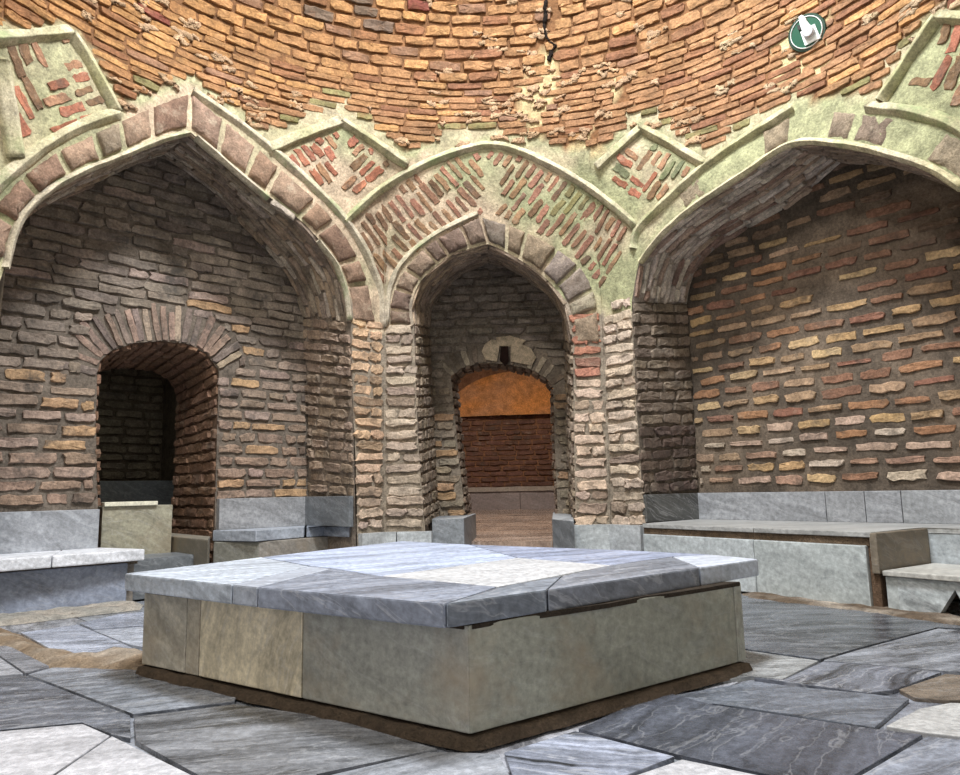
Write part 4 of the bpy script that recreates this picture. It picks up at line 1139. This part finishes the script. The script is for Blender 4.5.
skirt_line('baseboard_right', kC, SM(jr+.0, .5).xy, zR, .60, srgb(84, 84, 82), .04, 1.0)

# ---- centre doorway: marble jamb blocks, sloping floor, bench in the back room
for pts, lab in (([(432, 519), (464, 518), (476, 513.5), (441, 513.5)], 'grey marble block at the left foot of the centre doorway'), ([(552, 519), (574, 521), (573, 514.5), (553, 512)], 'grey marble block at the right foot of the centre doorway')):
    o = slab('jamb_block', HZ(pts, .43), 0, .43, srgb(128, 132, 136), .8, 1.2, MARB, None, .006); tag(o, lab, 'stone block')
zth = PC.hit(512, 541)[1]
a, b, c_, d_2 = PC(cu0-.55, zth, -.05), PC(cu0+.55, zth, -.05), PB(cu0+2.1, zf, -.3), PB(cu0-2.1, zf, -.3)
v = [a, b, PC(cu0+.55, zth+.01, dC), PC(cu0+2.1, zth+.01, dC+.05), c_, d_2, PC(cu0-2.1, zth+.01, dC+.05), PC(cu0-.55, zth+.01, dC), PC(cu0-.55, 0, -.05), PC(cu0+.55, 0, -.05)]
fl = new_mesh('floor_back_room', v, [(0, 1, 2, 7), (7, 2, 3, 4, 5, 6), (8, 9, 1, 0)], MARB_F, None, [(*srgb(150, 128, 112), .8)]*len(v), sm=False, uvs=[(q.x*.6, q.y*.6) for q in v]); struct(fl)
w0_ = -.32
for x0, x1 in ((cu0-2.0, cu0-.05), (cu0-.045, cu0+.85), (cu0+.855, cu0+2)):
    P4 = [PB(x0, 0, w0_).xy, PB(x1, 0, w0_).xy, PB(x1, 0, 0).xy, PB(x0, 0, 0).xy]
    struct(slab('trim_38', P4, zf-.05, zb-.07, srgb(138, 126, 122), .4, 0, MARB, None, .006))
P4 = [PB(cu0-2, 0, w0_-.03).xy, PB(cu0+2, 0, w0_-.03).xy, PB(cu0+2, 0, 0).xy, PB(cu0-2, 0, 0).xy]
struct(slab('trim_39', P4, zb-.07, zb, srgb(150, 138, 126), .3, 0, MARB_W, None, .01, chip=.01))

# ---- round green lamp on the dome
hu = hitS(810, 35); P0, du, dv, n0 = normal_of(SM, *hu)
if n0.dot(INNER-P0) < 0: n0 = -n0
P0 = P0+n0*.03; n0 = (n0+(CAMP-P0).normalized()*.8).normalized()
def onp(px, py, lift=0):
    d = ray(px, py); t = (P0-CAMP).dot(n0)/d.dot(n0); return CAMP+d*t+n0*lift
E1 = (onp(820, 32)-onp(800, 38)).normalized(); E2 = n0.cross(E1).normalized()
if E2.z < 0: E2 = -E2
lamp = empty('wall_lamp', tuple(P0-n0*.02), 'round green wall lamp with a white ring high on the right of the brick dome', 'lamp')
R_ = (onp(830, 35)-onp(790, 35)).length/2*.92
def disc(name, r0, r1, z0_, z1_, mat, center=P0, seg=48):
    v = []; f = []
    for zz_, r in ((z0_, r1), (z1_-.004, r1), (z1_, r1-.004), (z1_, r0+.003), (z1_-.003, r0)):
        for k in range(seg):
            a = 2*math.pi*k/seg; v.append(center+E1*math.cos(a)*max(r, .0005)+E2*math.sin(a)*max(r, .0005)+n0*zz_)
    for j in range(4):
        for k in range(seg): f.append((j*seg+k, j*seg+(k+1) % seg, (j+1)*seg+(k+1) % seg, (j+1)*seg+k))
    o = new_mesh(name, v, f, mat, None, None, sm=False); adopt(o, lamp); return o
GR = plain('green_enamel', srgb(4, 76, 54), .35); GR2 = plain('dark_green_enamel', srgb(8, 50, 34), .4); WH = plain('white_enamel', srgb(232, 236, 234), .4); GY = plain('grey_lens', srgb(176, 176, 180), .25); BK = plain('black_clip', srgb(28, 26, 26), .5)
disc('back_plate', 0, R_, -.04, .02, GR2); disc('face', 0, R_*.84, .02, .026, GR); disc('rim', R_*.80, R_*.85, .02, .032, WH)
def ppoly(name, pts, z0_, z1_, mat):
    a = [onp(760+x/9.6, y/9.6)+n0*z0_ for x, y in pts]; b = [onp(760+x/9.6, y/9.6)+n0*z1_ for x, y in pts]; n = len(pts)
    o = new_mesh(name, a+b, [tuple(range(n, 2*n))]+[(i, (i+1) % n, (i+1) % n+n, i+n) for i in range(n)], mat, None, None, sm=False); adopt(o, lamp); return o
ppoly('mounting_plate', [(405, 320), (540, 242), (598, 375), (450, 450)], .02, .04, WH)
nk = ppoly('lamp_neck', [(400, 185), (430, 165), (458, 180), (470, 215), (515, 270), (500, 340), (440, 330), (415, 260)], .03, .065, WH)
lc = onp(760+488/9.6, 322/9.6)
disc('lens', 0, .036, .04, .075, GY, lc)
ppoly('clip', [(375, 255), (420, 262), (426, 300), (385, 300)], .02, .045, BK)

# ---- dried mortar splashes smeared over the brick faces
random.seed(21)
B = Bricks(); k = 0
while k < 130:
    x, y = random.uniform(0, 960), random.uniform(0, 150)
    if not pip((x, y), DOMEP): continue
    u, v = hitS(x, y); P = SM(u, v)
    if fbm(P, 2.5, 9) < .0+.2*random.random() and not (430 < x < 640 and y > 60): continue
    k += 1
    for j in range(random.choice([1, 2, 3])):
        B.add(SM, u+random.uniform(-.06, .06), v+random.uniform(-.03, .03), random.uniform(.03, .11), random.uniform(.02, .045), random.uniform(-.3, .3), .02, jit(srgb(196, 158, 118) if x < 700 else srgb(196, 166, 128), .1), .7)
struct(B.build('trim_40', MUD, sm=True))

B = Bricks(); random.seed(5)  # dome crack: the shade inside it drawn as thin dark raised pieces
pth = [(545, 2), (546, 14), (544, 24), (546, 34), (549, 42), (556, 46), (552, 52), (549, 60)]
for (x0, y0), (x1, y1) in zip(pth, pth[1:]):
    a, b = hitS(x0, y0), hitS(x1, y1); m = (a+b)/2; d = b-a
    B.add(SM, m.x, m.y, d.length*1.15, random.choice([.014, .02, .034]), math.atan2(d.y, d.x), .027, srgb(34, 24, 18), .6)
struct(B.build('trim_41', MUD, sm=True))
